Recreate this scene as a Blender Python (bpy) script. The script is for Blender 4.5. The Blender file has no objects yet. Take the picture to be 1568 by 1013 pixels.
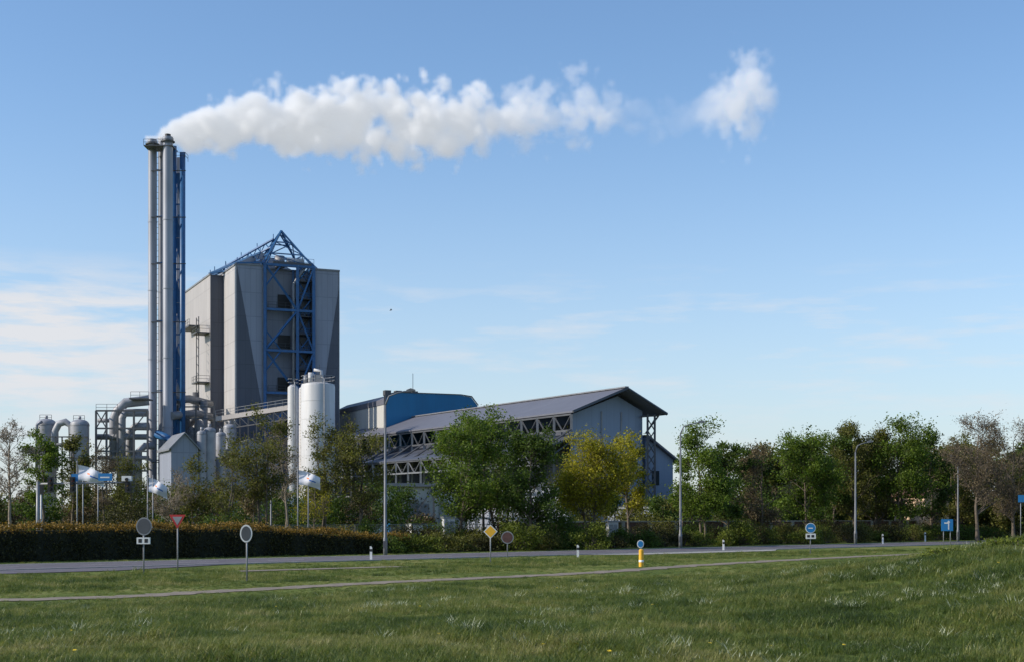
import bpy, math, random
import numpy as np
from mathutils import Vector, Matrix
random.seed(7); rng=np.random.default_rng(7)
F=2178.0; HZ=790.0; CH=2.65
def at(px,py,D): return Vector(((px-784)/F*D, D, CH+(HZ-py)/F*D))
def gx(px,D): return (px-784)/F*D
def gz(py,D): return CH+(HZ-py)/F*D
scene=bpy.context.scene
# ------------------------------------------------------------ materials
class N:
    def __init__(s,nt): s.nt=nt
    def n(s,t,**k):
        nd=s.nt.nodes.new(t)
        for a,b in k.items(): setattr(nd,a,b)
        return nd
    def l(s,a,b): s.nt.links.new(a,b)
    def m(s,op,a,b=None,c=None,clamp=False):
        nd=s.nt.nodes.new('ShaderNodeMath'); nd.operation=op; nd.use_clamp=clamp
        for i,v in enumerate((a,b,c)):
            if v is None: continue
            if isinstance(v,(int,float)): nd.inputs[i].default_value=v
            else: s.nt.links.new(v,nd.inputs[i])
        return nd.outputs[0]
    def ramp(s,fac,stops):
        nd=s.nt.nodes.new('ShaderNodeValToRGB'); cr=nd.color_ramp
        cr.elements[0].position=stops[0][0]; cr.elements[0].color=(*stops[0][1],1)
        cr.elements[1].position=stops[-1][0]; cr.elements[1].color=(*stops[-1][1],1)
        for p,c in stops[1:-1]:
            e=cr.elements.new(p); e.color=(*c,1)
        s.nt.links.new(fac,nd.inputs[0]); return nd.outputs[0]
    def mix(s,f,a,b,mode='MIX'):
        nd=s.nt.nodes.new('ShaderNodeMix'); nd.data_type='RGBA'; nd.blend_type=mode
        for i,v in ((0,f),(6,a),(7,b)):
            if isinstance(v,(int,float)): nd.inputs[i].default_value=v
            elif isinstance(v,tuple): nd.inputs[i].default_value=(*v,1)
            else: s.nt.links.new(v,nd.inputs[i])
        return nd.outputs[2]
def newmat(name):
    m=bpy.data.materials.new(name); m.use_nodes=True
    nt=m.node_tree; b=nt.nodes['Principled BSDF']; return m,N(nt),b
def sc(c,k): return tuple(min(1,x*k) for x in c)
def mat(name,col,rough=.6,metal=0,var=.18,scale=1.5,bump=0,bscale=8,stretch=(1,1,1)):
    m,g,b=newmat(name)
    geo=g.n('ShaderNodeNewGeometry'); mp=g.n('ShaderNodeMapping'); mp.inputs['Scale'].default_value=stretch
    g.l(geo.outputs['Position'],mp.inputs[0])
    no=g.n('ShaderNodeTexNoise'); no.inputs['Scale'].default_value=scale; no.inputs['Detail'].default_value=6
    g.l(mp.outputs[0],no.inputs[0])
    c=g.ramp(no.outputs[0],[(.3,sc(col,1-var)),(.7,sc(col,1+var))])
    g.l(c,b.inputs['Base Color']); b.inputs['Roughness'].default_value=rough; b.inputs['Metallic'].default_value=metal
    if bump:
        n2=g.n('ShaderNodeTexNoise'); n2.inputs['Scale'].default_value=bscale; n2.inputs['Detail'].default_value=5
        g.l(mp.outputs[0],n2.inputs[0])
        bp=g.n('ShaderNodeBump'); bp.inputs['Strength'].default_value=bump; g.l(n2.outputs[0],bp.inputs['Height']); g.l(bp.outputs[0],b.inputs['Normal'])
    return m
def clad(name,col,ang,pw=1.0,ph=6.0,rough=.5,metal=.0,line=.25):
    """metal cladding with vertical ribs and panel joints"""
    m,g,b=newmat(name)
    u=Vector((math.cos(ang),math.sin(ang),0)); v=Vector((-math.sin(ang),math.cos(ang),0)); w=u+v
    geo=g.n('ShaderNodeNewGeometry')
    dp=g.n('ShaderNodeVectorMath',operation='DOT_PRODUCT'); dp.inputs[1].default_value=w
    g.l(geo.outputs['Position'],dp.inputs[0]); s=dp.outputs['Value']
    sx=g.n('ShaderNodeSeparateXYZ'); g.l(geo.outputs['Position'],sx.inputs[0]); z=sx.outputs[2]
    fr=g.m('FRACT',g.m('DIVIDE',s,pw)); ln=g.m('LESS_THAN',fr,.07)
    fz=g.m('FRACT',g.m('DIVIDE',z,ph)); lz=g.m('LESS_THAN',fz,.03 if ph>3 else .1)
    lines=g.m('MULTIPLY',g.m('MAXIMUM',ln,lz),line)
    cv=g.n('ShaderNodeCombineXYZ'); g.l(g.m('FLOOR',g.m('DIVIDE',s,pw)),cv.inputs[0]); g.l(g.m('FLOOR',g.m('DIVIDE',z,ph)),cv.inputs[1])
    wn=g.n('ShaderNodeTexWhiteNoise',noise_dimensions='3D'); g.l(cv.outputs[0],wn.inputs[0])
    no=g.n('ShaderNodeTexNoise'); no.inputs['Scale'].default_value=.35; no.inputs['Detail'].default_value=8
    mp=g.n('ShaderNodeMapping'); mp.inputs['Scale'].default_value=(2,2,.35); g.l(geo.outputs['Position'],mp.inputs[0]); g.l(mp.outputs[0],no.inputs[0])
    f=g.m('ADD',g.m('MULTIPLY',wn.outputs[0],.08),g.m('MULTIPLY',no.outputs[0],.30))
    f=g.m('SUBTRACT',g.m('ADD',f,.81),lines)
    c=g.n('ShaderNodeVectorMath',operation='SCALE'); c.inputs[0].default_value=col; g.l(f,c.inputs['Scale'])
    g.l(c.outputs[0],b.inputs['Base Color']); b.inputs['Roughness'].default_value=rough; b.inputs['Metallic'].default_value=metal
    return m
def leafmat(name,dark,light,trans=.45,sc_=.7):
    m,g,b=newmat(name); nt=m.node_tree
    geo=g.n('ShaderNodeNewGeometry')
    no=g.n('ShaderNodeTexNoise'); no.inputs['Scale'].default_value=sc_; no.inputs['Detail'].default_value=3; g.l(geo.outputs['Position'],no.inputs[0])
    f=g.m('ADD',g.m('MULTIPLY',no.outputs[0],.8),g.m('MULTIPLY',geo.outputs['Random Per Island'],.55))
    c=g.ramp(g.m('SUBTRACT',f,.18),[(.2,dark),(.8,light)])
    g.l(c,b.inputs['Base Color']); b.inputs['Roughness'].default_value=.55; b.inputs['Specular IOR Level'].default_value=.2
    tr=g.n('ShaderNodeBsdfTranslucent'); c2=g.mix(1.0,c,(1.0,1.0,.55),'MULTIPLY'); g.l(c2,tr.inputs[0])
    mx=g.n('ShaderNodeMixShader'); mx.inputs[0].default_value=trans
    g.l(b.outputs[0],mx.inputs[1]); g.l(tr.outputs[0],mx.inputs[2]); g.l(mx.outputs[0],nt.nodes['Material Output'].inputs[0])
    return m
BLD=math.radians(24); SHD=math.radians(30)
M={}
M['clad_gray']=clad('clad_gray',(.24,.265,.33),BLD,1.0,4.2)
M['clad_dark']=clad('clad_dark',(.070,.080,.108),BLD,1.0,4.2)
M['clad_beige']=clad('clad_beige',(.35,.33,.325),BLD,2.4,5.5,line=.16)
M['clad_lit']=clad('clad_lit',(.43,.42,.425),BLD,1.0,4.2)  # lighter copy of the gray cladding, sunlight put into the colour
M['clad_blue']=clad('clad_blue',(.004,.15,.32),BLD,1.2,40,line=.06)
M['clad_white']=clad('clad_white',(.48,.48,.46),BLD,3,9,line=.1)
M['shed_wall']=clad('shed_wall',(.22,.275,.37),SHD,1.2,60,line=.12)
M['shed_roof']=clad('shed_roof',(.12,.125,.155),SHD,2.0,70,line=.12,rough=.55)
M['blue']=mat('blue_steel',(.018,.10,.26),.45)
M['steel']=mat('dark_steel',(.07,.075,.085),.55)
M['gray_steel']=mat('gray_steel',(.18,.19,.21),.5,.1)
M['galv']=mat('galvanised',(.24,.25,.27),.5,.1)
M['lamp']=mat('lamp_post_paint',(.14,.15,.165),.5)
M['stack']=mat('stack_metal',(.27,.285,.33),.42,.15,var=.16,scale=.5,stretch=(1,1,.3))
M['silo']=mat('silo_paint',(.50,.505,.52),.5,.0,var=.10,scale=.6,stretch=(3,3,.3))
M['vessel']=mat('vessel',(.27,.28,.31),.5,.05,scale=.8)
M['white']=mat('white_paint',(.72,.72,.71),.5,var=.05)
M['flagw']=mat('flag_cloth',(.66,.67,.72),.8,var=.05)
M['orange']=mat('orange_paint',(.75,.18,.03),.6,var=.05)
M['flagb']=mat('flag_blue',(.05,.15,.45),.8,var=.05)
M['red']=mat('sign_red',(.42,.03,.03),.4,var=.05)
M['signblue']=mat('sign_blue',(.015,.18,.45),.4,var=.05)
M['yellow']=mat('sign_yellow',(.78,.42,.03),.45,var=.05)
M['black']=mat('black_paint',(.02,.02,.022),.5)
M['glass']=mat('window_glass',(.03,.04,.05),.1,var=.1)
M['concrete']=mat('concrete',(.30,.29,.27),.85,var=.2,scale=3,bump=.2)
M['asphalt']=mat('asphalt',(.105,.095,.11),.85,var=.22,scale=.8,bump=.2,bscale=60)
M['path']=mat('path_paving',(.20,.165,.125),.9,var=.3,scale=1.5,bump=.2,bscale=40)
M['mark']=mat('road_paint',(.55,.55,.53),.7,var=.3,scale=6)
M['brick']=mat('brown_wall',(.10,.05,.045),.85,var=.3,scale=4)
M['housew']=mat('house_plaster',(.66,.48,.34),.8,var=.1)
M['housr']=mat('roof_tile',(.20,.11,.08),.7,var=.2,scale=5)
M['bark']=mat('bark',(.11,.088,.065),.9,var=.35,scale=5,bump=.4,bscale=20)
M['barkl']=mat('bark_light',(.24,.20,.155),.9,var=.3,scale=5)
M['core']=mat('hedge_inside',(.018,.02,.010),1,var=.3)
L={}
L['green']=leafmat('leaf_green',(.045,.080,.012),(.175,.255,.035))
L['deep']=leafmat('leaf_deep',(.030,.055,.012),(.11,.17,.030))
L['yellow']=leafmat('leaf_yellow',(.13,.13,.010),(.42,.38,.03))
L['olive']=leafmat('leaf_olive',(.060,.065,.018),(.20,.205,.052))
L['brown']=leafmat('leaf_brown',(.080,.062,.035),(.23,.18,.10),.3)
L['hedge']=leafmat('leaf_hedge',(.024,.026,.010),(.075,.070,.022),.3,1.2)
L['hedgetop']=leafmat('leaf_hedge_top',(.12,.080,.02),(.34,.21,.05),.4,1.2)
L['shrub']=leafmat('leaf_shrub',(.045,.065,.014),(.20,.24,.035),.4,1.0)
# ------------------------------------------------------------ mesh builder
class MB:
    def __init__(s): s.v=[]; s.f=[]; s.m=[]; s.mats=[]; s.sm=[]
    def mi(s,m):
        if m not in s.mats: s.mats.append(m)
        return s.mats.index(m)
    def face(s,pts,m):
        i=len(s.v); s.v+= [tuple(p) for p in pts]; s.f.append(list(range(i,i+len(pts)))); s.m.append(s.mi(m)); s.sm.append(False)
    def prism(s,poly,vec,m):
        n=len(poly); a=[Vector(p) for p in poly]; vec=Vector(vec); b=[p+vec for p in a]; i=len(s.v)
        s.v+=[tuple(p) for p in a+b]; k=s.mi(m)
        fs=[list(range(i,i+n))[::-1],list(range(i+n,i+2*n))]+[[i+j,i+(j+1)%n,i+n+(j+1)%n,i+n+j] for j in range(n)]
        s.f+=fs; s.m+=[k]*len(fs); s.sm+=[False]*len(fs)
    def box(s,fr,t0,t1,l0,l1,z0,z1,m):
        s.prism([fr(t0,l0,z0),fr(t1,l0,z0),fr(t1,l1,z0),fr(t0,l1,z0)],(0,0,z1-z0),m)
    def tube(s,pts,rad,m,n=8,caps=True,smooth=True):
        pts=[Vector(p) for p in pts]
        if not isinstance(rad,(list,tuple)): rad=[rad]*len(pts)
        i=len(s.v); k=s.mi(m); up0=None
        for j,p in enumerate(pts):
            d=(pts[min(j+1,len(pts)-1)]-pts[max(j-1,0)])
            if d.length<1e-6: d=Vector((0,0,1))
            d.normalize()
            if up0 is None:
                up0=Vector((1,0,0)) if abs(d.x)<.8 else Vector((0,1,0))
            a=(up0-d*up0.dot(d)); 
            if a.length<1e-3: a=d.orthogonal()
            a.normalize(); up0=a; b=d.cross(a)
            for q in range(n):
                t=2*math.pi*(q+.5)/n; s.v.append(tuple(p+(a*math.cos(t)+b*math.sin(t))*rad[j]))
        for j in range(len(pts)-1):
            for q in range(n):
                s.f.append([i+j*n+q,i+j*n+(q+1)%n,i+(j+1)*n+(q+1)%n,i+(j+1)*n+q]); s.m.append(k); s.sm.append(smooth)
        if caps:
            s.f.append([i+q for q in range(n)][::-1]); s.f.append([i+(len(pts)-1)*n+q for q in range(n)]); s.m+=[k,k]; s.sm+=[False,False]
    def beam(s,p,q,w,m): s.tube([p,q],w*.707,m,n=4,smooth=False)
    def lathe(s,x,y,prof,m,n=24):
        k=s.mi(m); prev=None; ring=None
        def mk(r,z):
            i=len(s.v)
            for q in range(n):
                t=2*math.pi*q/n; s.v.append((x+r*math.cos(t),y+r*math.sin(t),z))
            return i
        for j in range(len(prof)-1):
            (r0,z0),(r1,z1)=prof[j],prof[j+1]; a=math.atan2(z1-z0,r1-r0)
            share=prev is not None and abs(a-prev)<.5
            i0=ring if share else mk(r0,z0)
            i1=mk(r1,z1)
            for q in range(n):
                s.f.append([i0+q,i0+(q+1)%n,i1+(q+1)%n,i1+q]); s.m.append(k); s.sm.append(True)
            prev=a; ring=i1
        s.f.append([ring+q for q in range(n)]); s.m.append(k); s.sm.append(False)
    def disc(s,c,r,th,m,n=20,sy=1):
        c=Vector(c); s.prism([c+Vector((r*math.cos(2*math.pi*q/n),0,r*sy*math.sin(2*math.pi*q/n))) for q in range(n)],(0,th,0),m)
    def rail(s,pts,h,m,w=.06):
        for a,b in zip(pts[:-1],pts[1:]):
            a=Vector(a); b=Vector(b); k=max(1,int((b-a).length/1.5))
            for hh in (h,h*.5): s.beam(a+Vector((0,0,hh)),b+Vector((0,0,hh)),w,m)
            for j in range(k+1):
                p=a.lerp(b,j/k); s.beam(p,p+Vector((0,0,h)),w,m)
    def obj(s,name,parent=None,loc=None):
        me=bpy.data.meshes.new(name); vs=s.v
        if loc is not None: vs=[(a-loc[0],b-loc[1],c-loc[2]) for a,b,c in vs]
        me.from_pydata(vs,[],s.f)
        for m in s.mats: me.materials.append(m)
        me.polygons.foreach_set('material_index',s.m); me.polygons.foreach_set('use_smooth',s.sm); me.update()
        ob=bpy.data.objects.new(name,me); scene.collection.objects.link(ob)
        if loc is not None: ob.location=loc
        if parent: ob.parent=parent
        return ob
def empty(name):
    e=bpy.data.objects.new(name,None); scene.collection.objects.link(e); return e
def frame(x,y,ang):
    c,s_=math.cos(ang),math.sin(ang)
    return lambda t,l,z: Vector((x+c*t-s_*l, y+s_*t+c*l, z))
def fastmesh(name,v,f4,mats,mi=None,parent=None,loc=None):
    me=bpy.data.meshes.new(name)
    nv=len(v); nf=len(f4)
    me.vertices.add(nv); me.vertices.foreach_set('co',np.asarray(v,dtype=np.float32).ravel())
    me.loops.add(nf*4); me.loops.foreach_set('vertex_index',np.asarray(f4,dtype=np.int32).ravel())
    me.polygons.add(nf); me.polygons.foreach_set('loop_start',np.arange(0,nf*4,4,dtype=np.int32))
    try: me.polygons.foreach_set('loop_total',np.full(nf,4,dtype=np.int32))
    except Exception: pass
    for m in mats: me.materials.append(m)
    if mi is not None: me.polygons.foreach_set('material_index',np.asarray(mi,dtype=np.int32))
    me.update(calc_edges=True)
    ob=bpy.data.objects.new(name,me); scene.collection.objects.link(ob)
    if loc is not None: ob.location=loc
    if parent: ob.parent=parent
    return ob
def leafquads(c,size):
    n=len(c); a=rng.normal(size=(n,3)); a/=np.linalg.norm(a,axis=1)[:,None]
    b=rng.normal(size=(n,3)); b-=a*(a*b).sum(1)[:,None]; b/=np.linalg.norm(b,axis=1)[:,None]
    s=size*rng.uniform(.6,1.3,size=(n,1)); a=a*s; b=b*s*.65
    v=np.stack([c-a*.5,c-b*.5+a*.05,c+a*.5,c+b*.5+a*.05],1).reshape(-1,3)
    f=np.arange(4*n).reshape(-1,4); return v,f
# ------------------------------------------------------------ terrain
RB=np.array([-25,69.5]); RD=np.array([.7187,.6953]); RN=np.array([-.6953,.7187])
def sstep(t): t=np.clip(t,0,1); return t*t*(3-2*t)
def hgt(x,y):
    x=np.asarray(x,float); y=np.asarray(y,float)
    b=(x-RB[0])*RN[0]+(y-RB[1])*RN[1]
    m=sstep((-b-26)/28)
    z=m*.85+1.30*m*sstep((x-4)/12)
    u=.08*np.sin(x*.9+1.3*np.sin(y*.31))*np.sin(y*.37+.5*np.sin(x*.6))+.045*np.sin(x*2.3+y*.9)*np.sin(y*1.1+.7*np.sin(x*1.3))
    return z+u*sstep((-b-26)/8)
def road(a,b,z=0.0):
    p=RB+RD*a+RN*b; return Vector((p[0],p[1],z))
def axis(lo,hi,step,far):
    c=list(np.arange(lo,hi+.01,step)); d=step; p=hi; q=lo; r=[];l=[]
    while p<far:
        d*=1.5; p+=d; q-=d; r.append(p); l.append(q)
    return np.array(l[::-1]+c+r)
xs=axis(-40,60,.6,4000); ys=axis(-10,110,.6,4000)
X,Y=np.meshgrid(xs,ys); Z=hgt(X,Y)
v=np.stack([X,Y,Z],-1).reshape(-1,3); nx=len(xs); ny=len(ys)
i=np.arange(nx-1)[None,:]+np.arange(ny-1)[:,None]*nx
f=np.stack([i,i+1,i+1+nx,i+nx],-1).reshape(-1,4)
m,g,b=newmat('grass_ground')
geo=g.n('ShaderNodeNewGeometry')
n1=g.n('ShaderNodeTexNoise'); n1.inputs['Scale'].default_value=.22; n1.inputs['Detail'].default_value=6; g.l(geo.outputs['Position'],n1.inputs[0])
n2=g.n('ShaderNodeTexNoise'); n2.inputs['Scale'].default_value=2.2; n2.inputs['Detail'].default_value=9; n2.inputs['Roughness'].default_value=.65; g.l(geo.outputs['Position'],n2.inputs[0])
ff=g.m('ADD',g.m('MULTIPLY',n1.outputs[0],.55),g.m('MULTIPLY',n2.outputs[0],.45))
c=g.ramp(ff,[(.38,(.055,.085,.018)),(.5,(.115,.15,.032)),(.6,(.20,.20,.065)),(.68,(.24,.19,.09))])
g.l(c,b.inputs['Base Color']); b.inputs['Roughness'].default_value=1; b.inputs['Specular IOR Level'].default_value=.1
bp=g.n('ShaderNodeBump'); bp.inputs['Strength'].default_value=.9; bp.inputs['Distance'].default_value=.12; g.l(n2.outputs[0],bp.inputs['Height']); g.l(bp.outputs[0],b.inputs['Normal'])
gob=fastmesh('grass_ground',v,f,[m]); gob.data.polygons.foreach_set('use_smooth',[True]*len(gob.data.polygons))
def strip(mb,a0,a1,b0,b1,z,m):
    mb.face([road(a0,b0,z),road(a1,b0,z),road(a1,b1,z),road(a0,b1,z)],m)
rd=MB(); strip(rd,-400,700,0,7,.05,M['asphalt'])
for b0 in (.25,6.6): strip(rd,-400,700,b0,b0+.12,.056,M['mark'])
for k in range(-60,120): strip(rd,k*6,k*6+2.6,3.45,3.57,.056,M['mark'])
for b0 in (-.25,7.0):
    rd.prism([road(-400,b0,-.05),road(700,b0,-.05),road(700,b0+.24,-.05),road(-400,b0+.24,-.05)],(0,0,.12),M['concrete'])
rd.obj('asphalt_road')
sr=MB()
sr.face([road(-60,-5.5,.03),road(4,-4.2,.03),road(13,-.26,.03),road(-60,-.26,.03)],M['asphalt'])
sr.face([road(7.5,-9.6,.03),road(17.5,-10.2,.03),road(17.5,-8.9,.03),road(8.2,-8.3,.03)],M['path'])
sr.obj('side_road')
lb=MB(); lb.face([road(44,-3.0,.03),road(60,-3.0,.03),road(64,-.26,.03),road(41,-.26,.03)],M['concrete']); lb.obj('gravel_layby')
cp=[(-40,36),(-16,45),(-10.5,50),(-4.9,57.2),(3.5,66.5),(11.5,79),(28,99.5),(60,131),(200,268)]
cpp=[]
for j in range(len(cp)-1):
    for k in range(16):
        p0=np.array(cp[max(j-1,0)]);p1=np.array(cp[j]);p2=np.array(cp[j+1]);p3=np.array(cp[min(j+2,len(cp)-1)]); t=k/16
        cpp.append(.5*((2*p1)+(-p0+p2)*t+(2*p0-5*p1+4*p2-p3)*t*t+(-p0+3*p1-3*p2+p3)*t**3))
cpp=np.array(cpp); tg=np.gradient(cpp,axis=0); tg/=np.linalg.norm(tg,axis=1)[:,None]; nn=np.stack([-tg[:,1],tg[:,0]],1)
cm=MB()
def wob(j,s_): return .72+.16*math.sin(j*1.7+s_)+.12*math.sin(j*3.1+2*s_)
for j in range(len(cpp)-1):
    q=[]
    for (jj,s_) in ((j,-1),(j+1,-1),(j+1,1),(j,1)):
        p=cpp[jj]+nn[jj]*s_*wob(jj,s_); q.append((p[0],p[1],float(hgt(p[0],p[1]))+.02))
    cm.face(q,M['path'])
cm.obj('cycle_path')
# ------------------------------------------------------------ grass
gm,g,b=newmat('grass_blades'); nt=gm.node_tree
geo=g.n('ShaderNodeNewGeometry'); oi=g.n('ShaderNodeObjectInfo')
n1=g.n('ShaderNodeTexNoise'); n1.inputs['Scale'].default_value=.32; n1.inputs['Detail'].default_value=6; n1.inputs['Roughness'].default_value=.6; g.l(geo.outputs['Position'],n1.inputs[0])
ff=g.m('ADD',g.m('MULTIPLY',n1.outputs[0],1.5),g.m('MULTIPLY',oi.outputs['Random'],.28)); ff=g.m('ADD',ff,g.m('MULTIPLY',geo.outputs['Random Per Island'],.25)); ff=g.m('SUBTRACT',ff,.52)
c=g.ramp(ff,[(.2,(.045,.075,.014)),(.45,(.115,.165,.028)),(.65,(.22,.235,.055)),(.9,(.38,.35,.15))])
g.l(c,b.inputs['Base Color']); b.inputs['Roughness'].default_value=.45; b.inputs['Specular IOR Level'].default_value=.4
tr=g.n('ShaderNodeBsdfTranslucent'); g.l(c,tr.inputs[0]); mx=g.n('ShaderNodeMixShader'); mx.inputs[0].default_value=.45
g.l(b.outputs[0],mx.inputs[1]); g.l(tr.outputs[0],mx.inputs[2]); g.l(mx.outputs[0],nt.nodes['Material Output'].inputs[0])
seedm=mat('seed_heads',(.42,.46,.31),.8,var=.15)
flm=mat('dandelion',(.7,.5,.02),.7,var=.1)
def tuft(col,name,nb,rad,h,bend,width,seed=False,flower=False):
    V=[];Fc=[];mi=[]
    for k in range(nb):
        r=rad*math.sqrt(random.random()); t=random.random()*6.283; bx,by=r*math.cos(t),r*math.sin(t)
        hh=h*random.uniform(.5,1.15); a=random.random()*6.283; dx,dy=math.cos(a),math.sin(a); bn=bend*random.uniform(.3,1.3)*hh
        w=width*random.uniform(.7,1.3); px_,py_=-dy*w/2,dx*w/2
        i=len(V); V+=[(bx-px_,by-py_,0),(bx+px_,by+py_,0),
            (bx+dx*bn*.35+px_*.8,by+dy*bn*.35+py_*.8,hh*.6),(bx+dx*bn*.35-px_*.8,by+dy*bn*.35-py_*.8,hh*.6),
            (bx+dx*bn+px_*.15,by+dy*bn+py_*.15,hh),(bx+dx*bn-px_*.15,by+dy*bn-py_*.15,hh)]
        Fc+=[(i,i+1,i+2,i+3),(i+3,i+2,i+4,i+5)]; mi+=[0,1 if (seed and k%2==0) else 0]
        if flower and k<1:
            i=len(V);z=hh+.01; V+=[(bx-.02,by-.02,z),(bx+.02,by-.02,z),(bx+.02,by+.02,z+.01),(bx-.02,by+.02,z+.01)]; Fc.append((i,i+1,i+2,i+3)); mi.append(1)
    me=bpy.data.meshes.new(name); me.from_pydata(V,[],Fc); me.materials.append(gm); me.materials.append(flm if flower else seedm)
    me.polygons.foreach_set('material_index',mi); me.update()
    ob=bpy.data.objects.new(name,me); col.objects.link(ob)
tcol=bpy.data.collections.new('grass_tufts')
for k in range(5): tuft(tcol,'tuft_%d'%k,60,.17,random.uniform(.07,.13),1.0,.008)
tcol2=bpy.data.collections.new('tall_grass_tufts')
for k in range(3): tuft(tcol2,'tall_tuft_%d'%k,50,.16,random.uniform(.14,.20),1.0,.009,seed=True)
for k in range(3): tuft(tcol2,'rough_tuft_%d'%k,60,.20,random.uniform(.15,.22),1.1,.010)
tuft(tcol2,'tuft_flower',40,.16,.12,.6,.008,flower=True)
def scatter(name,pts,scl,col):
    me=bpy.data.meshes.new(name); me.from_pydata([tuple(p) for p in pts],[],[])
    at_=me.attributes.new('scl','FLOAT','POINT'); at_.data.foreach_set('value',np.asarray(scl,dtype=np.float32))
    ob=bpy.data.objects.new(name,me); scene.collection.objects.link(ob)
    ng=bpy.data.node_groups.new(name,'GeometryNodeTree'); ng.interface.new_socket('Geometry',in_out='INPUT',socket_type='NodeSocketGeometry'); ng.interface.new_socket('Geometry',in_out='OUTPUT',socket_type='NodeSocketGeometry')
    nd=ng.nodes; gi=nd.new('NodeGroupInput'); go=nd.new('NodeGroupOutput')
    ip=nd.new('GeometryNodeInstanceOnPoints'); ci=nd.new('GeometryNodeCollectionInfo'); ci.inputs['Collection'].default_value=col
    ci.inputs['Separate Children'].default_value=True; ci.inputs['Reset Children'].default_value=True
    rv=nd.new('FunctionNodeRandomValue'); rv.data_type='FLOAT_VECTOR'; rv.inputs[0].default_value=(-.12,-.12,0); rv.inputs[1].default_value=(.12,.12,6.283)
    na=nd.new('GeometryNodeInputNamedAttribute'); na.data_type='FLOAT'; na.inputs['Name'].default_value='scl'
    lk=ng.links.new; lk(gi.outputs[0],ip.inputs['Points']); lk(ci.outputs[0],ip.inputs['Instance']); ip.inputs['Pick Instance'].default_value=True
    lk(rv.outputs[0],ip.inputs['Rotation']); lk(na.outputs[0],ip.inputs['Scale']); lk(ip.outputs[0],go.inputs[0])
    md=ob.modifiers.new('scatter','NODES'); md.node_group=ng; return ob
def wedge(y0,y1,dens,extra=4):
    x0,x1=-.40*y1-extra,.40*y1+extra; n=int((x1-x0)*(y1-y0)*dens)
    x=rng.uniform(x0,x1,n); y=rng.uniform(y0,y1,n); k=np.abs(x)<.40*y+extra; return x[k],y[k]
def field(rows):
    PX=[];PY=[];PS=[]
    for (y0,y1,d,s_) in rows:
        x,y=wedge(y0,y1,d); PX.append(x);PY.append(y);PS.append(np.full(len(x),s_))
    px_=np.concatenate(PX);py_=np.concatenate(PY);ps=np.concatenate(PS)
    bb=(px_-RB[0])*RN[0]+(py_-RB[1])*RN[1]; aa=(px_-RB[0])*RD[0]+(py_-RB[1])*RD[1]
    ok=((bb<-.5)|((bb>7.6)&(bb<13)))
    ok&=~((bb>-5.8)&(bb<0)&(aa<13))&~((aa>40)&(aa<64)&(bb>-3.2)&(bb<0))&~((aa>7)&(aa<18)&(bb>-10.5)&(bb<-8))
    dm=np.full(len(px_),1e9); mid=(cpp[:-1]+cpp[1:])/2
    for q in np.concatenate([cpp,mid]): dm=np.minimum(dm,(px_-q[0])**2+(py_-q[1])**2)
    dm=np.sqrt(dm); ok&=dm>.75
    k=np.clip((dm-.6)/5,.35,1); k=np.where(bb>-6,np.minimum(k,.5),k)
    return px_[ok],py_[ok],(ps*k)[ok]
px_,py_,ps=field(((7,17,70,1.0),(17,28,46,1.1),(28,42,25,1.25),(42,62,13,1.35),(62,112,4.5,1.4)))
patch=.5+.5*np.sin(px_*.8+2*np.sin(py_*.23))*np.sin(py_*.55+1.5*np.sin(px_*.4))
scatter('meadow_grass',np.stack([px_,py_,hgt(px_,py_)],1),ps*rng.uniform(.6,1.3,len(ps))*(.6+.65*patch),tcol)
px_,py_,ps=field(((7,20,5.0,1.0),(20,34,5.0,1.05),(34,48,3.8,1.1),(48,62,1.5,1.0)))
patch=np.sin(px_*.9+1.7*np.sin(py_*.35))+np.sin(py_*.7+px_*.3)+.03*px_; k=(patch>rng.uniform(-.2,1.5,len(px_)))
px_,py_,ps=px_[k],py_[k],ps[k]
scatter('tall_grass_clumps',np.stack([px_,py_,hgt(px_,py_)],1),ps*rng.uniform(.5,1.2,len(ps)),tcol2)
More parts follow.
